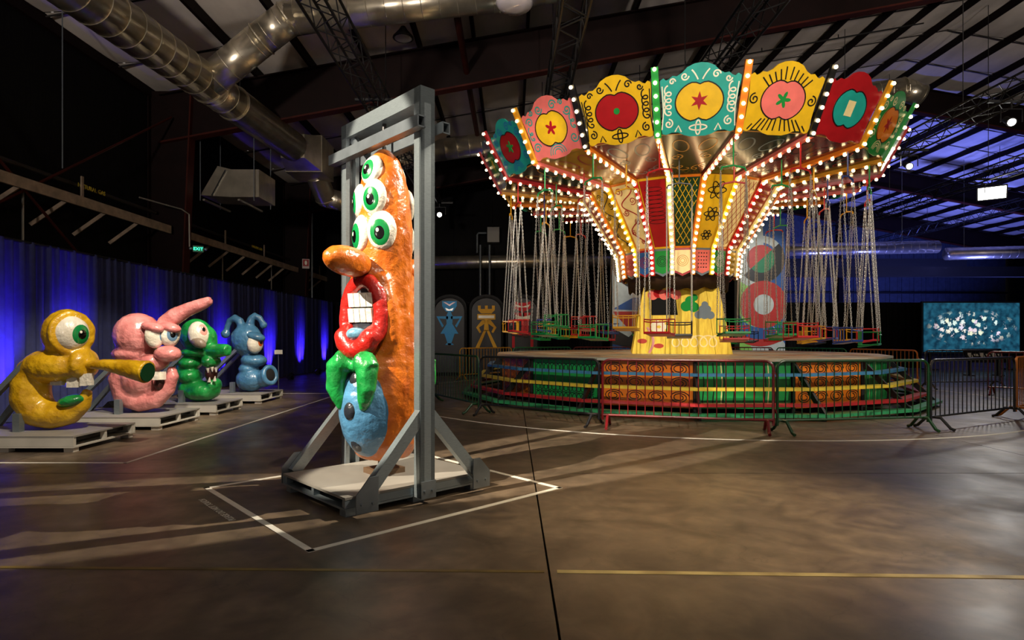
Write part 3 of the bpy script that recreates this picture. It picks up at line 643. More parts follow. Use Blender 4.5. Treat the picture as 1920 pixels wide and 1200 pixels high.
# ------------------------------------------------------------------ creature sculptures
def mache(name, col, dark, rough=.3): return mat('mache_'+name, col, rough, var=.35, vs=5, col2=dark, bump=.55, bs=14, coat=.45)
ORANGE = mache('orange', '#d9761f', '#a9500f'); REDM = mache('red', '#b8231c', '#8c150f'); GREENM = mache('green', '#1f9a48', '#0f6a2c'); BLUEM = mache('blue', '#4f86ad', '#3a6788')
YELM = mache('yellow', '#d8ac1c', '#a87c0c'); PINKM = mache('pink', '#d98f8c', '#b86a68'); WHITEM = mache('white', '#e9e4d6', '#c9c2b0'); LBLUE = mache('light_blue', '#6fa3bd', '#4f7f9c')
PUPIL = mat('gloss_black', '#050505', .15, coat=.6); IRG = mat('iris_green', '#0f7a3c', .2, coat=.5); IRB = mat('iris_grey_blue', '#5f7f99', .25, coat=.5); IRO = mat('iris_orange', '#c2521a', .25, coat=.5); IRP = mat('iris_pink', '#c98f84', .3, coat=.4)
def cap(rad, gaze, half, k=1.02, n=20, m=6):
    g = Vector(gaze).normalized(); x = g.orthogonal().normalized(); y = g.cross(x); v = [tuple(Vector([g[i]*rad[i]*k for i in range(3)]))]; f = []
    for j in range(1, m+1):
        t = half*j/m
        for q in range(n):
            d = g*math.cos(t)+(x*math.cos(2*PI*q/n)+y*math.sin(2*PI*q/n))*math.sin(t); kk = k if j < m else k*.985
            v.append((d.x*rad[0]*kk, d.y*rad[1]*kk, d.z*rad[2]*kk))
    for q in range(n):
        f.append((0, 1+q, 1+(q+1) % n))
        for j in range(m-1): a = 1+j*n; f.append((a+q, a+n+q, a+n+(q+1) % n, a+(q+1) % n))
    return v, f
def eye(parent, c, d, rw_, rh, rd, iris, gaze=(0, 0, 1), hi=.55, hp=.26):
    Z = Vector(d).normalized(); X = Vector((0, 0, 1)).cross(Z).normalized(); Yv = Z.cross(X); c = Vector(c)
    M = Matrix(((X.x, Yv.x, Z.x, c.x), (X.y, Yv.y, Z.y, c.y), (X.z, Yv.z, Z.z, c.z), (0, 0, 0, 1)))
    e = MB().ell((0, 0, 0), (rw_, rh, rd), 24, 16, M).obj('eye', WHITEM, parent, True)
    for nm, m, half_, k, gz in (('iris', iris, hi, 1.02, gaze), ('pupil', PUPIL, hp, 1.04, gaze), ('painted_glint', WARMW, hp*.3, 1.055, (gaze[0]-.12, gaze[1]+.14, gaze[2]))):  # last cap paints a small off-white highlight onto the eye
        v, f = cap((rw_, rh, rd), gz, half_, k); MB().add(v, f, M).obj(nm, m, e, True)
    return e
def pallet(t, cx, cy, lx, ly, top=.20, deckm=None, fas=None):
    deckm = deckm or mat('grey_deck_sheet', '#817e79', .5, var=.12, vs=4); fas = fas or mat('pale_edge_board', '#bdbab0', .4, .2, var=.1)
    MB().box((cx, cy, top-.01), (lx, ly, .02)).obj('deck_sheet', deckm, t); MB().box((cx, cy, .067), (lx, ly, .018)).obj('base_sheet', fas, t)
    for s in (-1, 1): MB().box((cx, cy+s*(ly/2-.012), (top+.056)/2), (lx, .02, top-.10)).obj('side_board', fas, t)
    for s in (-1, 1):
        for q in (-1, 0, 1): MB().box((cx+s*(lx/2-.04), cy+q*(ly/2-.045), (top+.056)/2), (.06, .045, top-.10)).obj('end_post', fas, t)
    for sx in (-1, 0, 1):
        for sy in (-1, 1): MB().box((cx+sx*(lx/2-.08), cy+sy*(ly/2-.08), .029), (.12, .10, .058)).obj('foot', fas, t)
    MB().box((cx, cy, (top+.056)/2), (lx-.3, ly-.1, .05)).obj('inner_beam', BLACK, t)

# --- orange totem in its gantry
fang = math.atan2(-.685, -.729); PC = Vector((-1.225, 5.78, 0))
g = thing('display_gantry', 'tall aluminium gantry frame on a grey pallet holding the orange totem', 'frame', PC, fang)
pallet(g, 0, 0, 1.46, 1.22, .165, mat('worn_grey_ply', '#7c7972', .4, var=.15, vs=3), mat('mill_aluminium', '#8b979e', .35, .7, var=.1))
for s in (-1, 1):
    MB().box((.055, s*.665, 1.85), (.04, .10, 3.58)).box((-.055, s*.665, 1.85), (.04, .10, 3.58)).box((0, s*.705, 1.85), (.15, .02, 3.58)).obj('upright', STEEL, g)
    MB().box((0, s*.725, .13), (.155, .012, .15)).obj('base_plate', STEELH, g)
    for q in (-1, 1): MB().tube([(q*.04, s*.728, .12), (q*.04, s*.745, .12)], .013, 6).obj('bolt', STEELH, g)
    for q in (-1, 1):
        MB().bar((q*.03, s*.67, .80), (q*.60, s*.67, .15), .075, .10, up=(1, 0, 1)).obj('brace', STEEL, g)
        pl = MB().prism([(-.10, -.12), (.10, -.12), (.10, .03), (-.02, .16), (-.10, .16)] if q > 0 else [(-.10, -.12), (.10, -.12), (.10, .16), (.02, .16), (-.10, .03)], .012, Matrix.Translation((q*.60, s*.725-(0 if s < 0 else .0), .17))).obj('gusset', STEELH, g)
        for bz in (-.05, .05): MB().tube([(q*.60+bz, s*.715, .12), (q*.60+bz, s*.748, .12)], .013, 6).obj('bolt', STEELH, pl)
MB().box((0, 0, 3.57), (.15, 1.43, .14)).obj('top_beam', STEEL, g)
for q in (-1, 1):
    b = MB().box((q*.13, 0, 3.335), (.08, 1.62, .012)).box((q*.13, 0, 3.245), (.08, 1.62, .012)).box((q*.165, 0, 3.29), (.012, 1.62, .10)).box((q*.095, 0, 3.29), (.012, 1.62, .10)).obj('cross_beam', STEELH, g)
    MB().bar((q*.02, -.6, 3.50), (q*.02, -.42, 3.34), .012, .08, up=(0, 1, 0)).obj('gusset', STEELH, g)
MB().tube([(0, 0, 3.2), (0, 0, 3.52)], .02, 8).obj('hanger_rod', BLACK, g)
MB().box((0, 0, .19), (.3, .26, .05)).tube([(0, 0, .2), (0, 0, .45)], .06, 10).obj('socket', mat('bracket_iron', '#6b5540', .5, .4), g)

tot = thing('totem_sculpture', 'tall glossy orange papier-mache totem creature with green eyes, red mouth and green bow', 'sculpture', PC+Vector((0, 0, 0)), fang+math.radians(20))
body = MB().lathe([(.12, .30), (.24, .32), (.33, .46), (.385, .7), (.395, .95), (.36, 1.2), (.30, 1.5), (.272, 1.8), (.265, 2.1), (.27, 2.4), (.255, 2.7), (.215, 2.95), (.15, 3.14), (.07, 3.24), (.01, 3.26)], 32)
for s in (-1, 1):
    body.ell((s*.16, 0, 2.05), (.16, .15, .16)); body.tube([(s*.2, .12, 2.02), (s*.22, .22, 1.75), (s*.2, .24, 1.45), (s*.2, .14, 1.25)], .09, 10); body.tube([(s*.2, -.12, 2.02), (s*.22, -.22, 1.75), (s*.2, -.24, 1.45), (s*.2, -.14, 1.25)], .09, 10)
blob('body', body, ORANGE, tot, .022, 8, .022, .1)
def rad(z):
    T = [(.3, .2), (.5, .34), (.9, .39), (1.2, .36), (1.5, .30), (1.8, .272), (2.4, .27), (2.7, .255), (2.95, .215), (3.14, .15)]
    for (a, b), (c, d) in zip(T, T[1:]):
        if a <= z <= c: return b+(d-b)*(z-a)/(c-a)
    return .2
for s in (1, -1):
    F2 = Matrix.Rotation(0 if s > 0 else PI, 4, 'Z')
    def q(x, y, z): return F2 @ Vector((x, y, z))
    for az, z, rw_, rh in ((34, 2.44, .135, .185), (-18, 2.42, .115, .18), (16, 2.75, .12, .17), (-34, 2.74, .10, .16), (0, 3.02, .11, .155)):
        a = math.radians(az); r = rad(z)-.015; d = F2 @ Vector((math.cos(a), math.sin(a), .05 if z < 2.9 else .35))
        eye(tot, q(r*math.cos(a), r*math.sin(a), z), d, rw_, rh, .065, IRG, (-.15, -.2, 1), .72, .34)
    nm = MB().ell((0, 0, 0), (.29, .135, .135), 20, 14, F2 @ Matrix.Translation((.50, 0, 2.13)) @ Matrix.Rotation(math.radians(-4), 4, 'Y')); blob('nose', nm, ORANGE, tot, .02, 3, .012, .08)
    # lips, mouth cavity, teeth, tongue
    lp = [q(.285+.06*math.cos(2*t)*0+(.10 if math.sin(t) < -.6 else 0), .20*math.cos(t), 1.66+.32*math.sin(t)) for t in [2*PI*i/28 for i in range(28)]]
    lips = blob('lips', MB().tube(lp, [.075+.03*max(0, -math.sin(2*PI*i/28)) for i in range(28)], 12, closed=True), REDM, tot, .018, 4, .012, .08)
    MB().ell((0, 0, 0), (.06, .19, .30), 20, 14, F2 @ Matrix.Translation((.27, 0, 1.66))).obj('mouth_cavity', mat('mouth_dark', '#2a2c33', .4), lips, True)
    for i in range(4):
        for k, z in enumerate((1.80, 1.66)): MB().box((0, 0, 0), (.05, .062, .125), F2 @ Matrix.Translation((.325, -.105+.07*i, z)) @ Matrix.Rotation(math.radians(8), 4, 'Y')).obj('tooth', WHITEM, lips)
    blob('tongue', MB().ell((0, 0, 0), (.13, .11, .07), 16, 10, F2 @ Matrix.Translation((.36, 0, 1.47)) @ Matrix.Rotation(math.radians(-18), 4, 'Y')), LBLUE, lips, .02, 3, .01, .08)
    # belly, buttons, bow
    bl = blob('belly', MB().ell(q(.185, 0, .80), (.31, .285, .46), 28, 20), BLUEM, tot, .025, 3, .012, .1)
    for z, x in ((1.08, .40), (.80, .475), (.50, .385)):
        MB().ell((0, 0, 0), (.04, .065, .085), 16, 10, F2 @ Matrix.Translation((x, .0, z)) @ Matrix.Rotation(math.radians((.80-z)*55), 4, 'Y')).obj('button', mat('dark_button', '#23272e', .25, coat=.5, bump=.2), bl, True)
    bow = MB()
    for w_ in (-1, 1):
        bow.tube([q(.36, w_*.03, 1.20), q(.44, w_*.13, 1.24), q(.46, w_*.22, 1.16)], [.06, .115, .09], 12).tube([q(.45, w_*.17, 1.16), q(.47, w_*.18, 1.0), q(.45, w_*.14, .88), q(.44, w_*.12, .80)], [.10, .085, .06, .03], 12)
    bow.ell(q(.38, 0, 1.2), (.08, .08, .07))
    blob('bow_tie', bow, GREENM, tot, .018, 5, .012, .07)

# --- the row of four
def creature(px0, Y0):
    X0 = (px0-960)/F*Y0; s = F/Y0; kx = -X0/Y0
    def L(px, py, y=0.): return Vector(((px-px0)/s-kx*y, y, EYE-(py-HZ)/s))
    return X0, s, L
def stand(name, label, y0, y1, X0, Y0, xs, ztop):
    t = thing(name, label, 'pallet', ((-7.35-5.55)/2, (y0+y1)/2, 0)); ox, oy = (-7.35-5.55)/2, (y0+y1)/2
    pallet(t, 0, 0, 1.8, y1-y0, .21)
    for sy in (-.33, .25):
        MB().bar((-.80, sy, .22), (X0-ox-.22, sy*.6, ztop), .07, .07, up=(1, 0, 1)).obj('back_strut', STEEL, t)
        MB().box((X0-ox-.30, sy*.8, .33), (.09, .09, .24)).obj('support_post', STEEL, t)
    MB().bar((-.85, -.33, .23), (-.85, .25, .23), .08, .06).obj('cross_bar', STEEL, t); return t
CAM = lambda X0, Y0: Vector((-X0, -Y0, 0)).normalized()
# yellow
X0, s, L = creature(100, 8.2); stand('display_pallet', 'grey display pallet under the yellow creature, nearest of the row', 7.62, 8.88, X0, 8.2, 0, 1.15)
t = thing('creature_sculpture', 'glossy yellow one-eyed creature with a long trumpet nose and gap teeth', 'sculpture', (X0, 8.2, .05))
mb = MB().ell(L(126, 633), (.30, .29, .34)).ell(L(108, 693), (.47, .30, .24)).ell(L(158, 690), (.14, .25, .22))
mb.tube([L(68, 692), L(58, 725), L(58, 754), L(74, 779), L(102, 786), L(132, 781), L(156, 763), L(166, 738)], [.20, .235, .245, .225, .19, .155, .11, .06], 14)
d = Vector((.78, -.60, .06)).normalized(); ec = L(126, 633)+d*.155
X = Vector((0, 0, 1)).cross(d).normalized(); Yv = d.cross(X)
mb.tube([ec+d*.03+X*.235*math.cos(a)+Yv*.265*math.sin(a) for a in [2*PI*i/24 for i in range(24)]], .045, 10, closed=True)
blob('body', mb, YELM, t, .022, 7, .02, .11)
eye(t, ec, d, .215, .245, .17, IRG, (.42, -.12, 1), .56, .26)
n1 = L(160, 690, -.08); n2 = L(272, 703, -.22); ns = blob('nose', MB().tube([n1, n1.lerp(n2, .3)+Vector((0, 0, .03)), n1.lerp(n2, .65)+Vector((0, 0, .02)), n2], [.055, .075, .115, .155], 18), YELM, t, .018, 3, .012, .08)
dn = (n2-n1).normalized(); MB().lathe([(.13, .0), (.125, .012)], 20, Matrix.Translation(n2-dn*.004) @ dn.to_track_quat('Z', 'Y').to_matrix().to_4x4()).obj('nose_opening', mat('deep_green', '#0c3d22', .3), ns)
for px, py, w_ in ((108, 724, .15), (137, 728, .14), (158, 725, .09), (168, 724, .06)): MB().box(L(px, py-7, -.10), (w_, .07, .16)).obj('tooth', WHITEM, t)
tg = blob('tongue', MB().ell((0, 0, 0), (.19, .16, .085), 18, 12, Matrix.Translation(L(136, 758, -.04)) @ Matrix.Rotation(math.radians(-12), 4, 'Y')), GREENM, t, .02, 3, .008, .08)
# pink
X0, s, L = creature(272, 10.05); stand('display_pallet', 'grey display pallet under the pink creature, second of the row', 9.47, 10.72, X0, 10.05, 0, 1.2)
t = thing('creature_sculpture', 'pink creature with two heavy-lidded eyes and a long finger-like horn', 'sculpture', (X0, 10.05, .07))
mb = MB().ell(L(258, 636), (.37, .36, .37)).ell(L(313, 630, .05), (.20, .24, .24)).ell(L(247, 671), (.30, .30, .15)).ell(L(290, 686), (.22, .26, .16))
mb.tube([L(240, 690), L(233, 720), L(240, 750), L(265, 762), L(293, 757), L(314, 738), L(324, 712), L(322, 695)], [.22, .24, .22, .17, .15, .12, .10, .06], 14).ell(L(262, 715), (.31, .30, .34))
mb.tube([L(306, 616), L(330, 600), L(352, 588), L(375, 580), L(396, 570)], [.13, .145, .115, .105, .075], 14)
blob('body', mb, PINKM, t, .024, 6, .02, .12)
d1 = Vector((.80, -.62, .0)).normalized()
eye(t, L(290, 637, -.20), d1, .155, .21, .10, IRB, (.75, -.05, 1), .42, .22); eye(t, L(318, 636, -.08), d1, .155, .20, .12, IRB, (.0, .05, 1), .6, .28)
for px, py, y_ in ((286, 622, -.24), (318, 622, -.12)): blob('eyelid', MB().ell((0, 0, 0), (.19, .12, .085), 16, 10, Matrix.Translation(L(px, py, y_)) @ Matrix.Rotation(math.radians(14), 4, 'Y')), PINKM, t, .02, 3, .006, .08)
blob('nose', MB().ell(L(314, 671, -.10), (.215, .18, .14), 20, 14), PINKM, t, .02, 2, .01, .1)
for k in (0, 1): MB().box(L(293+10*k, 711, -.22+.05*k), (.10, .07, .13)).obj('tooth', WHITEM, t)
MB().ell(L(301, 727, -.06), (.09, .12, .12), 16, 12).obj('mouth_cavity', mat('mouth_shadow', '#3a1412', .5), t, True)
# green
X0, s, L = creature(380, 11.8); stand('display_pallet', 'grey display pallet under the green creature, third of the row', 11.3, 12.42, X0, 11.8, 0, 1.2)
t = thing('creature_sculpture', 'bright green creature with one big upturned eye, stub nose and fangs', 'sculpture', (X0, 11.8, 0))
mb = MB().ell(L(368, 628), (.30, .29, .32)).ell(L(393, 640, .02), (.13, .20, .29)).ell(L(372, 661), (.34, .28, .10)).ell(L(358, 680), (.22, .26, .13)).ell(L(396, 677), (.16, .26, .14))
mb.ell(L(358, 706), (.20, .27, .17)).ell(L(378, 733), (.36, .28, .20)).ell(L(402, 722), (.12, .22, .15)).ell(L(352, 728), (.15, .22, .2)).tube([L(350, 660), L(346, 700), L(350, 730)], .16, 10)
mb.tube([L(392, 657, -.08), L(412, 657, -.12), L(428, 656, -.16)], [.12, .135, .115], 14)
blob('body', mb, GREENM, t, .022, 5, .018, .1)
eye(t, L(372, 627, -.20), Vector((.62, -.74, .28)), .185, .26, .13, IRP, (.45, .30, 1), .48, .2)
blob('eyelid', MB().ell((0, 0, 0), (.17, .10, .10), 16, 10, Matrix.Translation(L(372, 642, -.285)) @ Matrix.Rotation(math.radians(28), 4, 'Y')), mat('mache_taupe', '#8a7a6a', .35, bump=.3, coat=.3), t, .02, 3, .006, .08)
MB().ell(L(396, 700, -.06), (.11, .14, .16), 16, 12).obj('mouth_cavity', mat('mouth_shadow', '#3a1412', .5), t, True)
for px, py, sg in ((389, 692, -1), (397, 690, -1), (404, 691, -1), (392, 712, 1), (402, 710, 1)): MB().tube([L(px, py+sg*3, -.2), L(px+1, py-sg*6, -.2)], [.035, .008], 8).obj('fang', WHITEM, t)
# blue
X0, s, L = creature(470, 13.95); stand('display_pallet', 'grey display pallet under the blue creature, farthest of the row', 13.3, 14.6, X0, 13.95, 0, 1.2)
t = thing('creature_sculpture', 'blue creature with two curled antennae, orange eye and gaping round mouth', 'sculpture', (X0, 13.95, 0))
mb = MB().ell(L(463, 638), (.36, .34, .38)).ell(L(476, 676), (.30, .28, .155)).ell(L(470, 712), (.33, .31, .27)).ell(L(466, 692), (.22, .25, .15)).ell(L(497, 708), (.17, .26, .22))
mb.tube([L(456, 617), L(449, 602), L(440, 596), L(431, 601), L(426, 614), L(424, 624)], [.10, .10, .09, .075, .065, .06], 12).ell(L(423, 626), .105)
mb.tube([L(468, 612), L(471, 598), L(478, 592), L(487, 597), L(493, 606)], [.10, .095, .085, .07, .06], 12).ell(L(494, 609), .09)
a0 = L(501, 704, -.05); dm = Vector((.80, -.55, .15)).normalized(); X = Vector((0, 0, 1)).cross(dm).normalized(); Yv = dm.cross(X)
mb.tube([a0+dm*.10+X*.16*math.cos(a)+Yv*.19*math.sin(a) for a in [2*PI*i/24 for i in range(24)]], .06, 10, closed=True)
blob('body', mb, BLUEM, t, .024, 5, .018, .12)
Mm = Matrix.Translation(a0+dm*.10) @ dm.to_track_quat('Z', 'Y').to_matrix().to_4x4(); MB().ell((0, 0, 0), (.135, .16, .06), 20, 12, Mm).obj('mouth_cavity', DARKH, t, True)
de = Vector((.80, -.60, .0)).normalized(); ec = L(478, 644, -.16); eye(t, ec, de, .19, .23, .13, IRO, (.42, .1, 1), .38, .18)
blob('eyelid', MB().ell((0, 0, 0), (.24, .17, .11), 18, 12, Matrix.Translation(ec+Vector((0, 0, .16))) @ Matrix.Rotation(math.radians(14), 4, 'Y')), BLUEM, t, .02, 3, .008, .08)
# small museum label on a post
lp = thing('label_post', 'slim white label post standing past the blue creature', 'sign', ground(516, 722) if False else (-6.2, 16.0, 0), .4)
MB().box((0, 0, .01), (.22, .22, .02)).obj('foot', STEELH, lp); MB().tube([(0, 0, .02), (0, 0, 1.05)], .012, 8).obj('post', STEELH, lp); MB().box((0, 0, 0), (.2, .015, .14), Matrix.Translation((0, -.03, 1.08)) @ Matrix.Rotation(math.radians(-40), 4, 'X')).obj('plate', WARMW, lp)

# ------------------------------------------------------------------ overhead: ducts, trusses, pipes
def ring(p, d, r, n=20, th=.018): 
    d = Vector(d).normalized(); x = d.orthogonal().normalized(); y = d.cross(x); p = Vector(p)
    return MB().tube([p+(x*math.cos(2*PI*k/n)+y*math.sin(2*PI*k/n))*r for k in range(n)], th, 5, closed=True)
def duct(t, pts, r, step=.4, ribbed=None, name='duct_section'):
    pts = [Vector(p) for p in pts]
    for i in range(len(pts)-1):
        a, b = pts[i], pts[i+1]; d = b-a; L_ = d.length
        if ribbed and i in ribbed:
            n = int(L_/.07); o = MB().tube([a+d*(q/(2*n)) for q in range(2*n+1)], [r+(.02 if q % 2 else -.005) for q in range(2*n+1)], 24).obj('ribbed_section', GALV, t, True)
        else:
            o = MB().tube([a, b], r, 28).obj(name, GALV, t, True); k = step*.5
            while k < L_: ring(a+d*(k/L_), d, r+.001, 24, .008).obj('seam_ring', GALV, o); k += step
        if 0 < i: MB().ell(a, r*1.0, 24, 16).obj('elbow', GALV, t, True); ring(a, pts[i]-pts[i-1], r+.01, 24, .02).obj('collar', GALV, t)
t = thing('ventilation_duct', 'big round galvanised duct running along the left side of the roof', 'duct', (-7.3, 5, 7.3)); o0 = Vector((-7.3, 5, 7.3))
dl = lambda *p: [Vector(q)-o0 for q in p]
duct(t, dl((-7.9, 4, 7.35), (-7.02, 13.9, 7.3), (-6.95, 15.0, 7.3), (-6.68, 18.4, 7.3)), .42, .42, ribbed=(2,))
def loft(A_, B_, m, name, par): return MB().add(A_+B_, [(0, 1, 5, 4), (1, 2, 6, 5), (2, 3, 7, 6), (3, 0, 4, 7), (0, 3, 2, 1), (4, 5, 6, 7)]).obj(name, m, par)
q0 = Vector((-6.68, 18.35, 7.3))-o0; q1 = Vector((-6.6, 19.1, 7.3))-o0
sq = lambda c, h: [c+Vector((-h, 0, -h)), c+Vector((h, 0, -h)), c+Vector((h, 0, h)), c+Vector((-h, 0, h))]
loft(sq(q0, .36), sq(q1, .56), GALV, 'transition', t); MB().box(q1+Vector((0, .62, 0)), (1.16, 1.24, 1.16)).obj('plenum_box', GALV, t)
duct(t, [q1+Vector((0, 1.2, -.35)), q1+Vector((.1, 1.9, -.95)), q1+Vector((.75, 2.6, -1.0)), q1+Vector((1.4, 3.2, -.55))], .34, .5, ribbed=(0,))
t = thing('ventilation_duct', 'round galvanised branch duct rising from the left duct and crossing under the roof', 'duct', (-6.4, 13.7, 7.6)); o0 = Vector((-6.4, 13.7, 7.6))
duct(t, dl((-6.9, 13.75, 7.3), (-5.65, 13.6, 8.2), (-5.0, 13.5, 8.62), (-.3, 13.5, 9.15), (3.5, 13.5, 9.8)), .36, .4)
t = thing('ventilation_duct', 'round galvanised cross duct behind the ride under the second roof bay', 'duct', (-5, 22.5, 8.5)); o0 = Vector((-5, 22.5, 8.5))
duct(t, dl((-5.2, 22.5, 7.6), (-3.6, 22.5, 8.35), (14.6, 22.5, 10.75), (15.3, 22.5, 10.5)), .40, .45)
t = thing('ventilation_duct', 'long thin duct running low across the black back wall', 'duct', (-5, 30, 5)); o0 = Vector((-5, 30, 5))
duct(t, dl((-9, 30, 5.15), (8, 30, 5.35)), .33, .5)
for zz, x0, x1 in ((6.4, 14, 24), (6.2, 24.5, 33)):
    t = thing('ventilation_duct', f"silver duct glinting blue in the far right roof, {'left' if x0 < 20 else 'right'} length", 'duct', (x0, 34, zz)); o0 = Vector((x0, 34, zz)); duct(t, dl((x0, 34, zz), (x1, 34, zz+.2)), .35, .45)
    for k in (1, 5, 8): MB().tube([(k, 0, .3), (k, 0, zc(x0+k)-zz-.1)], .012, 5).obj('hanger_rod', STEELH, t)
# hvac unit by the wall
t = thing('air_handler', 'galvanised air handling hood hung below the left duct', 'vent', (-8.3, 18.0, 5.9))
MB().add([(-.75, -.5, -.3), (.15, -.5, -.35), (.15, -.5, .45), (-.25, -.5, .55), (-.75, .6, -.3), (.15, .6, -.35), (.15, .6, .45), (-.25, .6, .55)], [(0, 1, 2, 3), (7, 6, 5, 4), (0, 4, 5, 1), (1, 5, 6, 2), (2, 6, 7, 3), (3, 7, 4, 0)]).obj('hood', GALV, t)
MB().box((.55, .1, .05), (.8, 1.2, .8)).obj('fan_box', GALV, t); MB().bar((-.4, -.52, -.32), (.0, -.52, .42), .05, .04).obj('flashing', BLACK, t)
for x_ in (-.5, .5): MB().bar((x_, -.8, -.5), (x_, .8, -.5), .06, .05).obj('rail', GALV, t)
for x_, y_ in ((-.7, -.6), (.85, -.6), (-.7, .6), (.85, .6)): MB().tube([(x_, y_, -.48), (x_, y_, 2.3)], .012, 6).obj('hanger_rod', STEELH, t)
def truss(x0, y0, y1, z, label, wd=.46):
    t = thing('lighting_truss', label, 'truss', (x0, y0, z)); L_ = y1-y0; h = wd/2; n = int(L_/.42)
    for a in (-h, h):
        for b in (-h, h): MB().tube([(a, 0, b), (a, L_, b)], .028, 8).obj('chord', BLACK, t)
    for fx in (-h, h): MB().tube([(fx, L_*i/n, h if i % 2 else -h) for i in range(n+1)], .014, 5).obj('web_rod', BLACK, t)
    for fz in (-h, h): MB().tube([(h if i % 2 else -h, L_*i/n, fz) for i in range(n+1)], .014, 5).obj('web_rod', BLACK, t)
    k = 1.5
    while k < L_: MB().tube([(0, k, h), (0, k, zc(x0)-z-.1)], .012, 5).obj('drop_cable', BLACK, t); k += 5.5
truss(-3.25, 3, 26, 7.15, 'black lighting truss above the orange totem'); truss(1.05, 3, 26, 7.15, 'black lighting truss just left of the ride canopy')
truss(4.45, 3, 26, 7.4, 'black lighting truss passing over the middle of the ride'); truss(11.6, 3, 26, 7.15, 'black lighting truss right of the ride canopy'); truss(16.6, 14, 34, 7.12, 'black lighting truss at the far right carrying the bright flood lamp')
tag(MB().tube([(-1.28, 8, 8.95), (-1.28, 26.8, 8.95)], .085, 12).obj('sprinkler_main', REDF), 'rust red sprinkler main hung under the roof left of the ride', 'pipe')
for (X_, Y_, Z_, l) in ((-3.0, 11.5, 8.7, 'thin dark sprinkler branch above the left duct'), (7.5, 12.5, 10.6, 'thin dark sprinkler branch over the ride canopy'), (8.5, 20.5, 11.2, 'thin dark sprinkler branch in the second roof bay')):
    t = thing('sprinkler_branch', l, 'pipe', (X_, Y_, Z_)); MB().tube([(-5.5, 0, -5.5*PITCH), (5.5, 0, 5.5*PITCH)], .025, 6).obj('pipe', BLACK, t)
    for k in (-5.2, -2.6, 0, 2.6, 5.2): MB().tube([(k, 0, k*PITCH), (k, 0, k*PITCH+.12)], .02, 6).obj('sprinkler_head', BLACK, t)
for i, (a, b) in enumerate((((-7.5, 9.8, 8.95), (-7.5, 9.8, 7.7)), ((-7.0, 15.5, 9.0), (-7.0, 15.5, 7.7)))): tag(MB().tube([a, b], .01, 5).obj('duct_hanger', STEELH), ('thin hanger rod holding the left duct near its front', 'thin hanger rod holding the left duct by the ribbed part')[i], 'rod')
tag(MB().tube([(-9.4, 12.6, 8.3), (-9.4, 12.6, 5.0)], .012, 5).obj('wall_cable', STEELH), 'thin grey cable hanging down in front of the black left wall', 'cable')
for i, (x_, y_) in enumerate(((-9.3, 28), (15.0, 29.5))): tag(MB().tube([(x_, y_, 0), (x_, y_, 7.5)], .05, 8).obj('standpipe', STEELH), ('grey standpipe in the far left corner', 'grey standpipe behind the right drape')[i], 'pipe')
for i, x_ in enumerate((-1.55, -1.1)): tag(MB().tube([(x_, 29.4, 0), (x_, 29.4, 6.0)], .05, 8).obj('standpipe', STEELH), f"pale standpipe on the back wall behind the painted cabins, {'left' if i == 0 else 'right'} of the pair", 'pipe')
wb = thing('wall_unit', 'small pale box unit with a bent pipe high on the black back wall', 'box', atdepth(925, 440, 30.2)); MB().box((0, .2, 0), (.6, .5, .75)).obj('case', mat('unit_beige', '#6d6a62', .5), wb); MB().tube([(-.35, .1, .1), (-.75, .1, .1), (-.82, .1, 0), (-.82, .1, -.9)], .05, 8).obj('pipe', STEELH, wb)
# low ceiling structure at the far right
for i, (x0, x1, y_, z_) in enumerate(((10, 34, 36, 5.4), (12, 30, 40, 6.4))): tag(MB().box(((x0+x1)/2, y_, z_), (x1-x0, .5, .6)).obj('roof_beam', BLACK), f"dark beam across the far right hall, {'lower' if i == 0 else 'upper'} one", 'beam')
truss(25.5, 30, 47, 8.2, 'black truss deep in the blue-lit far hall')
# ------------------------------------------------------------------ lamps
LED = mat('lamp_face', (1, .97, .9), .4, emit=14)
def lamp(name, p, target, r, label, panel=False, lit=True):
    r *= .68
    p = Vector(p); d = (Vector(target)-p).normalized(); t = thing(name, label, 'lamp', p); Mq = d.to_track_quat('Z', 'Y').to_matrix().to_4x4()
    if panel:
        MB().box((0, 0, -.06), (.84, .48, .10), Mq).obj('housing', BLACK, t); MB().box((0, 0, .0), (.76, .40, .012), Mq).obj('lamp_face', LED, t)
    else:
        MB().lathe([(r*.55, -.42), (r*.8, -.36), (r*.85, -.05), (r*1.1, -.02), (r*1.1, .03)], 18, Mq).obj('housing', BLACK, t); MB().lathe([(r*.85, .031), (r*.8, .036)], 18, Mq).obj('lens', LED if lit else STEELH, t)
    MB().tube([(-.25, 0, 0), (-.25, 0, .3), (.25, 0, .3), (.25, 0, 0)], .015, 6).tube([(0, 0, .3), (0, 0, .48)], .02, 6).obj('yoke', BLACK, t); MB().box((0, 0, .475), (1.1, .06, .06)).obj('clamp_bar', BLACK, t); return t
FL = atdepth(1860, 362, 20.8); lamp('flood_lamp', FL, (8, 9, 1), .3, 'bright rectangular flood lamp hanging at the far right', True)
spot('flood_beam', FL+(Vector((8, 9, 1))-FL).normalized()*.1, (8, 9, 1), 500, 100, .8, (1, .95, .85), .3)
lamp('stage_spotlight', (11.6, 17.6, 6.47), (8, 6, 1.5), .14, 'lit black spotlight on the truss right of the ride canopy')
lamp('stage_spotlight', (11.6, 14.0, 6.47), (8, 5, 1.5), .14, 'lit black spotlight at the upper right edge')
lamp('stage_spotlight', (-2.95, 24.5, 6.47), (0, 8, 1), .16, 'bright lamp glowing beside the gantry post, right of a pair'); lamp('stage_spotlight', (-3.42, 24.5, 6.47), (-3, 20, 2), .16, 'bright lamp half hidden by the gantry post, left of a pair')
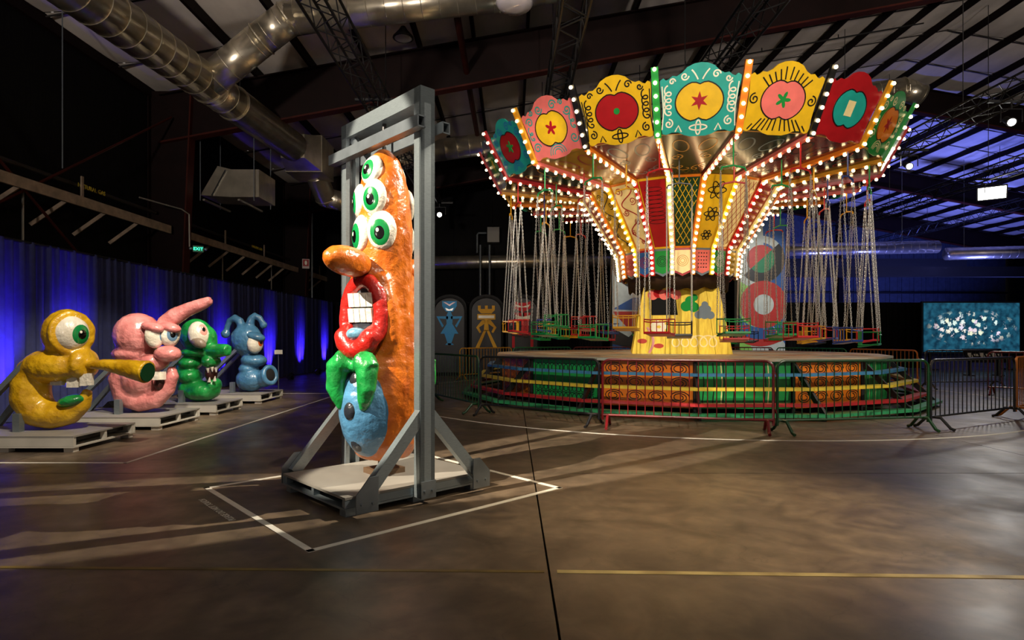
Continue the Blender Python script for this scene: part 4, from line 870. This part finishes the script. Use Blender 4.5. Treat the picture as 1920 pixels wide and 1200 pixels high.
lamp('stage_spotlight', (-3.25, 14.6, 6.75), (-6, 10, 1), .15, 'dark spotlight under the truss above the orange totem, front one', lit=False); lamp('stage_spotlight', (-3.25, 16.2, 6.75), (-6, 10, 1), .15, 'dark spotlight under the truss above the orange totem, rear one', lit=False)
hb_ = thing('high_bay_lamp', 'clear glass dome lamp hanging from the roof at the top of the view', 'lamp', atdepth(965, 8, 11.5)); MB().lathe([(.10, .45), (.16, .3), (.34, .12), (.36, .0), (.30, -.06), (.12, -.10)], 28).obj('glass_dome', mat('lamp_glass', '#c8c2c4', .1, .0, coat=.8), hb_, True); MB().lathe([(.11, .44), (.11, .75), (.03, .8), (.03, 1.3)], 16).obj('cap', BLACK, hb_)
hb_ = thing('high_bay_lamp', 'dark unlit dish lamp on the girder left of the ride', 'lamp', atdepth(756, 72, 15.6)); MB().lathe([(.06, .3), (.12, .2), (.26, .04), (.27, 0)], 24).obj('reflector', BLACK, hb_, True); MB().lathe([(.22, -.005), (.2, -.015)], 24).obj('lens', mat('frosted', '#9a9690', .5), hb_)
# exit sign, fire sign
ex = thing('exit_sign', 'glowing green EXIT sign on the red steel column', 'sign', (-8.80, 16.9, 3.95), math.radians(28)); ex.scale = (.75, .75, .75)
MB().box((0, 0, 0), (.36, .05, .24)).obj('housing', BLACK, ex); EG = mat('exit_green', (.03, .9, .45), .4, emit=3.)
MB().box((0, -.028, 0), (.34, .006, .22)).obj('panel', mat('exit_panel', (.005, .08, .04), .4, emit=.6), ex); text_mesh('lettering', 'EXIT', .16, EG, ex, Matrix.Translation((0, -.034, -.005)) @ Matrix.Rotation(PI/2, 4, 'X'))
for sx in (-1, 1): MB().ell((sx*.25, -.02, .0), (.06, .05, .06), 12, 8).obj('emergency_lamp', STEELH, ex, True)
fs = thing('fire_sign', 'small red and white fire sign on the second steel column', 'sign', (-9.15, 26.75, 4.75), math.radians(20)); MB().box((0, 0, 0), (.30, .02, .42)).obj('plate', mat('sign_white', '#c9b8b4', .5), fs); MB().box((0, -.012, .04), (.25, .004, .3)).obj('red_field', mat('sign_red', '#a01c20', .5), fs); MB().prism(circ(.05, 14, 0, .04, .10), .004, Matrix.Translation((0, -.018, 0))).obj('symbol', WARMW, fs)

# ------------------------------------------------------------------ painted cabins, pillars, video screen
CAB = mat('cabin_black', '#0a090a', .5, var=.3, vs=4)
for _m in (CAB, BW, BDRAPE): _m.node_tree.nodes['Principled BSDF'].inputs['Specular IOR Level'].default_value = .15
def cabin(px, label):
    Yc = 23.2; X_ = (px-960)/F*Yc; t = thing('painted_cabin', label, 'cabin', (X_, Yc, 0)); t.scale = (1.08, 1.08, 1.08); w_ = .60
    arch = lambda w, zz, top: [(-w, .0+zz), (w, zz)]+[(w*math.cos(a), top-.45+.45*math.sin(a)) for a in [PI*i/14 for i in range(15)]]
    MB().prism(arch(w_, 0, 2.9), 1.2).obj('shell', CAB, t); o = MB().prism(arch(.52, .12, 2.76), .04, Matrix.Translation((0, -.03, 0))).obj('door', mat('cabin_door', '#0b0a0a', .5, var=.3), t)
    MB().tube([(x_, -.04, z_) for x_, z_ in arch(.55, .1, 2.8)], .025, 6, closed=True).obj('door_frame', CAB, t); return t
def fig(t, c, polys, y=-.05):
    f = link('painted_figure', None, t); m = PT[c]
    for nm, p, cc in polys: MB().prism(p, .02, Matrix.Translation((0, y-(.015 if cc else 0), 0))).obj(nm, PT[cc] if cc else m, f)
PT['sky'] = mat('cutout_blue', '#3f95cc', .7); PT['amb'] = mat('cutout_yellow', '#dba52a', .7); PT['scar'] = mat('cutout_red', '#c4202a', .7)
mir = lambda p: [(-x, z) for x, z in p][::-1]
arm = [(.05, 2.12), (.46, 2.12), (.26, 1.72), (.20, 1.78), (.36, 2.04), (.05, 2.02)]
t = cabin(843, 'black arched cabin door with a blue cut-out figure'); fig(t, 'sky', [('head', [(-.26, 2.66), (.26, 2.66), (.26, 2.48), (.12, 2.28), (-.12, 2.28), (-.26, 2.48)], None), ('torso', [(-.05, 2.28), (.05, 2.28), (.12, 2.1), (.10, 1.85), (-.10, 1.85), (-.12, 2.1)], None), ('arm', arm, None), ('arm', mir(arm), None), ('skirt', [(-.10, 1.85), (.10, 1.85), (.32, 1.5), (-.32, 1.5)], None), ('leg', [(-.18, 1.5), (.18, 1.5), (.05, 1.1), (-.05, 1.1)], None), ('foot', [(-.16, 1.1), (.16, 1.1), (.1, 1.16), (-.1, 1.16)], None), ('mouth', [(-.15, 2.42), (0, 2.36), (.15, 2.42), (.10, 2.32), (-.10, 2.32)], 'wht'), ('brow', [(-.22, 2.62), (0, 2.48), (.22, 2.62), (.13, 2.62), (0, 2.54), (-.13, 2.62)], 'red')])
arm = [(.04, 1.98), (.16, 1.98), (.36, 1.72), (.24, 1.52), (.18, 1.56), (.26, 1.72), (.06, 1.86)]; leg = [(0, 1.62), (.09, 1.62), (.40, .98), (.26, .98)]
t = cabin(912, 'black arched cabin door with a yellow cut-out figure'); fig(t, 'amb', [('crown', [(-.30, 2.5), (-.30, 2.34), (-.18, 2.22), (.18, 2.22), (.30, 2.34), (.30, 2.5), (.2, 2.5), (.2, 2.38), (.05, 2.38), (.05, 2.5), (-.05, 2.5), (-.05, 2.38), (-.2, 2.38), (-.2, 2.5)], None), ('face', [(-.32, 2.2), (.32, 2.2), (.32, 2.0), (-.32, 2.0)], None), ('torso', [(-.06, 2.0), (.06, 2.0), (.09, 1.6), (-.09, 1.6)], None), ('arm', arm, None), ('arm', mir(arm), None), ('leg', leg, None), ('leg', mir(leg), None), ('teeth', [(-.28, 2.15), (.28, 2.15), (.28, 2.05), (-.28, 2.05)], 'wht')])
t = cabin(980, 'black arched cabin door with a red and white cut-out figure'); fig(t, 'scar', [('head', [(-.28, 2.66), (-.16, 2.60), (.16, 2.60), (.28, 2.66), (.28, 2.40), (.1, 2.30), (-.1, 2.30), (-.28, 2.40)], None), ('torso', [(-.05, 2.3), (.05, 2.3), (.05, 1.5), (-.05, 1.5)], None), ('body', [(-.28, 2.25), (.28, 2.25), (.24, 1.95), (-.24, 1.95)], None), ('hips', [(-.38, 1.55), (.38, 1.55), (.38, 1.0), (.28, 1.0), (.28, 1.44), (-.28, 1.44), (-.28, 1.0), (-.38, 1.0)], None), ('band', [(-.26, 2.16), (0, 2.1), (.26, 2.16), (.26, 2.02), (-.26, 2.02)], 'wht'), ('band', [(-.26, 2.54), (0, 2.46), (.26, 2.54), (.2, 2.44), (-.2, 2.44)], 'wht')])
PT['mint'] = paint('#86c25a'); PT['ice'] = paint('#b9c3c0'); PT['mred'] = paint('#b3302c'); PT['mblu'] = paint('#2a5696'); PT['char'] = paint('#26282a'); PT['mgrn'] = paint('#1d7a52')
def sector(cx, cz, r0, r1, a0, a1, n=20):
    A_ = [math.radians(a0+(a1-a0)*i/n) for i in range(n+1)]; return [(cx+r1*math.cos(a), cz+r1*math.sin(a)) for a in A_]+[(cx+r0*math.cos(a), cz+r0*math.sin(a)) for a in A_[::-1]]
def pillar(x0, x1, label, left):
    Yp = 26.0; t = thing('painted_pillar', label, 'pillar', ((x0+x1)/2, Yp, 0)); h = 6.6; w_ = (x1-x0)/2
    MB().box((0, .3, h/2), (2*w_, .6, h)).obj('body', PT['ice'], t); n = [0]
    def pc(nm, poly, c): n[0] += 1; poly = [(max(-w_, min(w_, x)), max(.02, min(h, z))) for x, z in poly]; MB().prism(poly, .004+.002*n[0], Matrix.Translation((0, -.004-.002*n[0], 0))).obj(nm, PT[c], t)
    if not left:
        pc('blue_field', [(.0, 6.6), (w_, 6.6), (w_, 1.2), (.2, 2.4)], 'mblu'); pc('mint_field', [(-w_, 3.9), (-.45, 3.6), (-.55, 1.2), (0, .02), (-w_, .02)], 'mint')
        pc('ring_half', sector(-.05, 4.85, .72, 1.02, 42, 222), 'ice'); pc('ring_half', sector(-.05, 4.85, .58, 1.02, 222, 402), 'char'); pc('disc_half', sector(-.05, 4.85, 0, .62, 42, 222), 'mred'); pc('disc_half', sector(-.05, 4.85, 0, .58, 222, 402), 'mgrn')
        pc('blue_arc', sector(-.1, 2.9, 1.0, 1.55, 190, 300), 'mblu'); pc('red_arc', sector(-.1, 2.9, 1.5, 1.8, 190, 300), 'mred'); pc('red_ring', sector(.05, 2.9, .42, 1.02, 0, 360, 40), 'mred'); pc('pale_disc', circ(.44, 28, .05, 2.9), 'ice'); pc('dark_field', [(-.2, .02), (.3, 1.0), (.6, .9), (.5, .02)], 'char')
    else:
        pc('mint_arc', sector(.35, 5.0, .7, 1.2, 180, 330), 'mint'); pc('dark_arc', sector(.35, 5.0, 1.2, 1.5, 180, 330), 'char'); pc('red_disc', sector(.35, 5.0, 0, .7, 150, 360), 'mred')
        pc('blue_field', [(-w_, 2.7), (-.1, 3.2), (w_, 3.2), (w_, 2.6)], 'mblu'); pc('red_field', [(-w_, 2.6), (w_, 2.6), (.3, 1.2)], 'mred'); pc('dark_disc', sector(-.3, 1.5, 0, .8, 150, 400), 'char'); pc('blue_base', [(-w_, .02), (w_, .02), (w_, .7), (-w_, 1.2)], 'mblu')
pillar(4.33, 6.33, 'tall painted pillar with curved bands behind the left of the yellow column', True); pillar(9.82, 11.78, 'tall painted pillar with two big round ring motifs behind the ride', False)
MB2 = thing('video_screen', 'glowing video screen showing lights of a fairground from the air', 'screen', (21.0, 27.6, 0))
def screen_mat():
    m = bpy.data.materials.new('screen_picture'); m.use_nodes = True; nt = m.node_tree; N = nt.nodes; L_ = nt.links; b = N['Principled BSDF']; b.inputs['Base Color'].default_value = (.01, .01, .01, 1)
    tc = N.new('ShaderNodeTexCoord'); mp = N.new('ShaderNodeMapping'); L_.new(tc.outputs['Object'], mp.inputs[0])
    n = N.new('ShaderNodeTexNoise'); n.inputs['Scale'].default_value = 4; n.inputs['Detail'].default_value = 6; L_.new(mp.outputs[0], n.inputs[0])
    bg = N.new('ShaderNodeValToRGB'); bg.color_ramp.elements[0].color = (.003, .03, .06, 1); bg.color_ramp.elements[1].color = (.014, .11, .18, 1); bg.color_ramp.elements[0].position = .35; bg.color_ramp.elements[1].position = .65; L_.new(n.outputs['Fac'], bg.inputs[0])
    v = N.new('ShaderNodeTexVoronoi'); v.inputs['Scale'].default_value = 3.7; L_.new(mp.outputs[0], v.inputs[0])
    bl = N.new('ShaderNodeValToRGB'); bl.color_ramp.elements[0].position = .30; bl.color_ramp.elements[0].color = (1, 1, 1, 1); bl.color_ramp.elements[1].position = .42; bl.color_ramp.elements[1].color = (0, 0, 0, 1)
    n3 = N.new('ShaderNodeTexNoise'); n3.inputs['Scale'].default_value = 14; L_.new(mp.outputs[0], n3.inputs[0]); ad = N.new('ShaderNodeMath'); ad.operation = 'ADD'; L_.new(v.outputs['Distance'], ad.inputs[0]); 
    sb = N.new('ShaderNodeMath'); sb.operation = 'MULTIPLY_ADD'; L_.new(n3.outputs['Fac'], sb.inputs[0]); sb.inputs[1].default_value = .9; sb.inputs[2].default_value = -.45; L_.new(sb.outputs[0], ad.inputs[1]); L_.new(ad.outputs[0], bl.inputs[0])
    gr = N.new('ShaderNodeTexGradient'); gr.gradient_type = 'SPHERICAL'; m3 = N.new('ShaderNodeMapping'); m3.inputs['Location'].default_value = (0, 0, 0); m3.inputs['Scale'].default_value = (.47, .01, 1.15); L_.new(tc.outputs['Object'], m3.inputs[0]); L_.new(m3.outputs[0], gr.inputs[0])
    gm = N.new('ShaderNodeValToRGB'); gm.color_ramp.elements[0].position = .02; gm.color_ramp.elements[1].position = .35; L_.new(gr.outputs['Fac'], gm.inputs[0]); mu = N.new('ShaderNodeMath'); mu.operation = 'MULTIPLY'; L_.new(bl.outputs[0], mu.inputs[0]); L_.new(gm.outputs[0], mu.inputs[1])
    tint = N.new('ShaderNodeMix'); tint.data_type = 'RGBA'; tint.inputs[0].default_value = .25; tint.inputs[6].default_value = (1, .97, .9, 1); L_.new(v.outputs['Color'], tint.inputs[7])
    mx = N.new('ShaderNodeMix'); mx.data_type = 'RGBA'; L_.new(mu.outputs[0], mx.inputs[0]); L_.new(bg.outputs[0], mx.inputs[6]); L_.new(tint.outputs[2], mx.inputs[7])
    L_.new(mx.outputs[2], b.inputs['Emission Color']); b.inputs['Emission Strength'].default_value = 1.0; return m
MB().box((0, 0, 0), (4.36, .04, 2.24)).obj('display', screen_mat(), MB2, False, (0, -.06, 1.94)); MB().box((0, .03, 1.94), (4.5, .1, 2.38)).obj('bezel', BLACK, MB2)
for sx in (-1.8, 1.8): MB().box((sx, .1, .4), (.1, .1, .8)).box((sx, .1, .02), (.2, .9, .04)).obj('leg', BLACK, MB2)
ip = thing('info_lectern', 'black slanted information board in front of the video screen', 'sign', (18.2, 23.2, 0)); MB().box((0, 0, 0), (1.5, .03, .62), Matrix.Translation((0, 0, .78)) @ Matrix.Rotation(math.radians(-35), 4, 'X')).obj('board', BLACK, ip)
for i in range(6): MB().box((0, 0, 0), (.16, .004, .10 if i % 2 else .2), Matrix.Translation((-.58+.23*i, -.02, .80)) @ Matrix.Rotation(math.radians(-35), 4, 'X')).obj('printed_block', WARMW, ip)
for sx in (-.55, .55): MB().box((sx, .05, .36), (.06, .06, .72)).box((sx, .05, .02), (.12, .5, .04)).obj('leg', BLACK, ip)
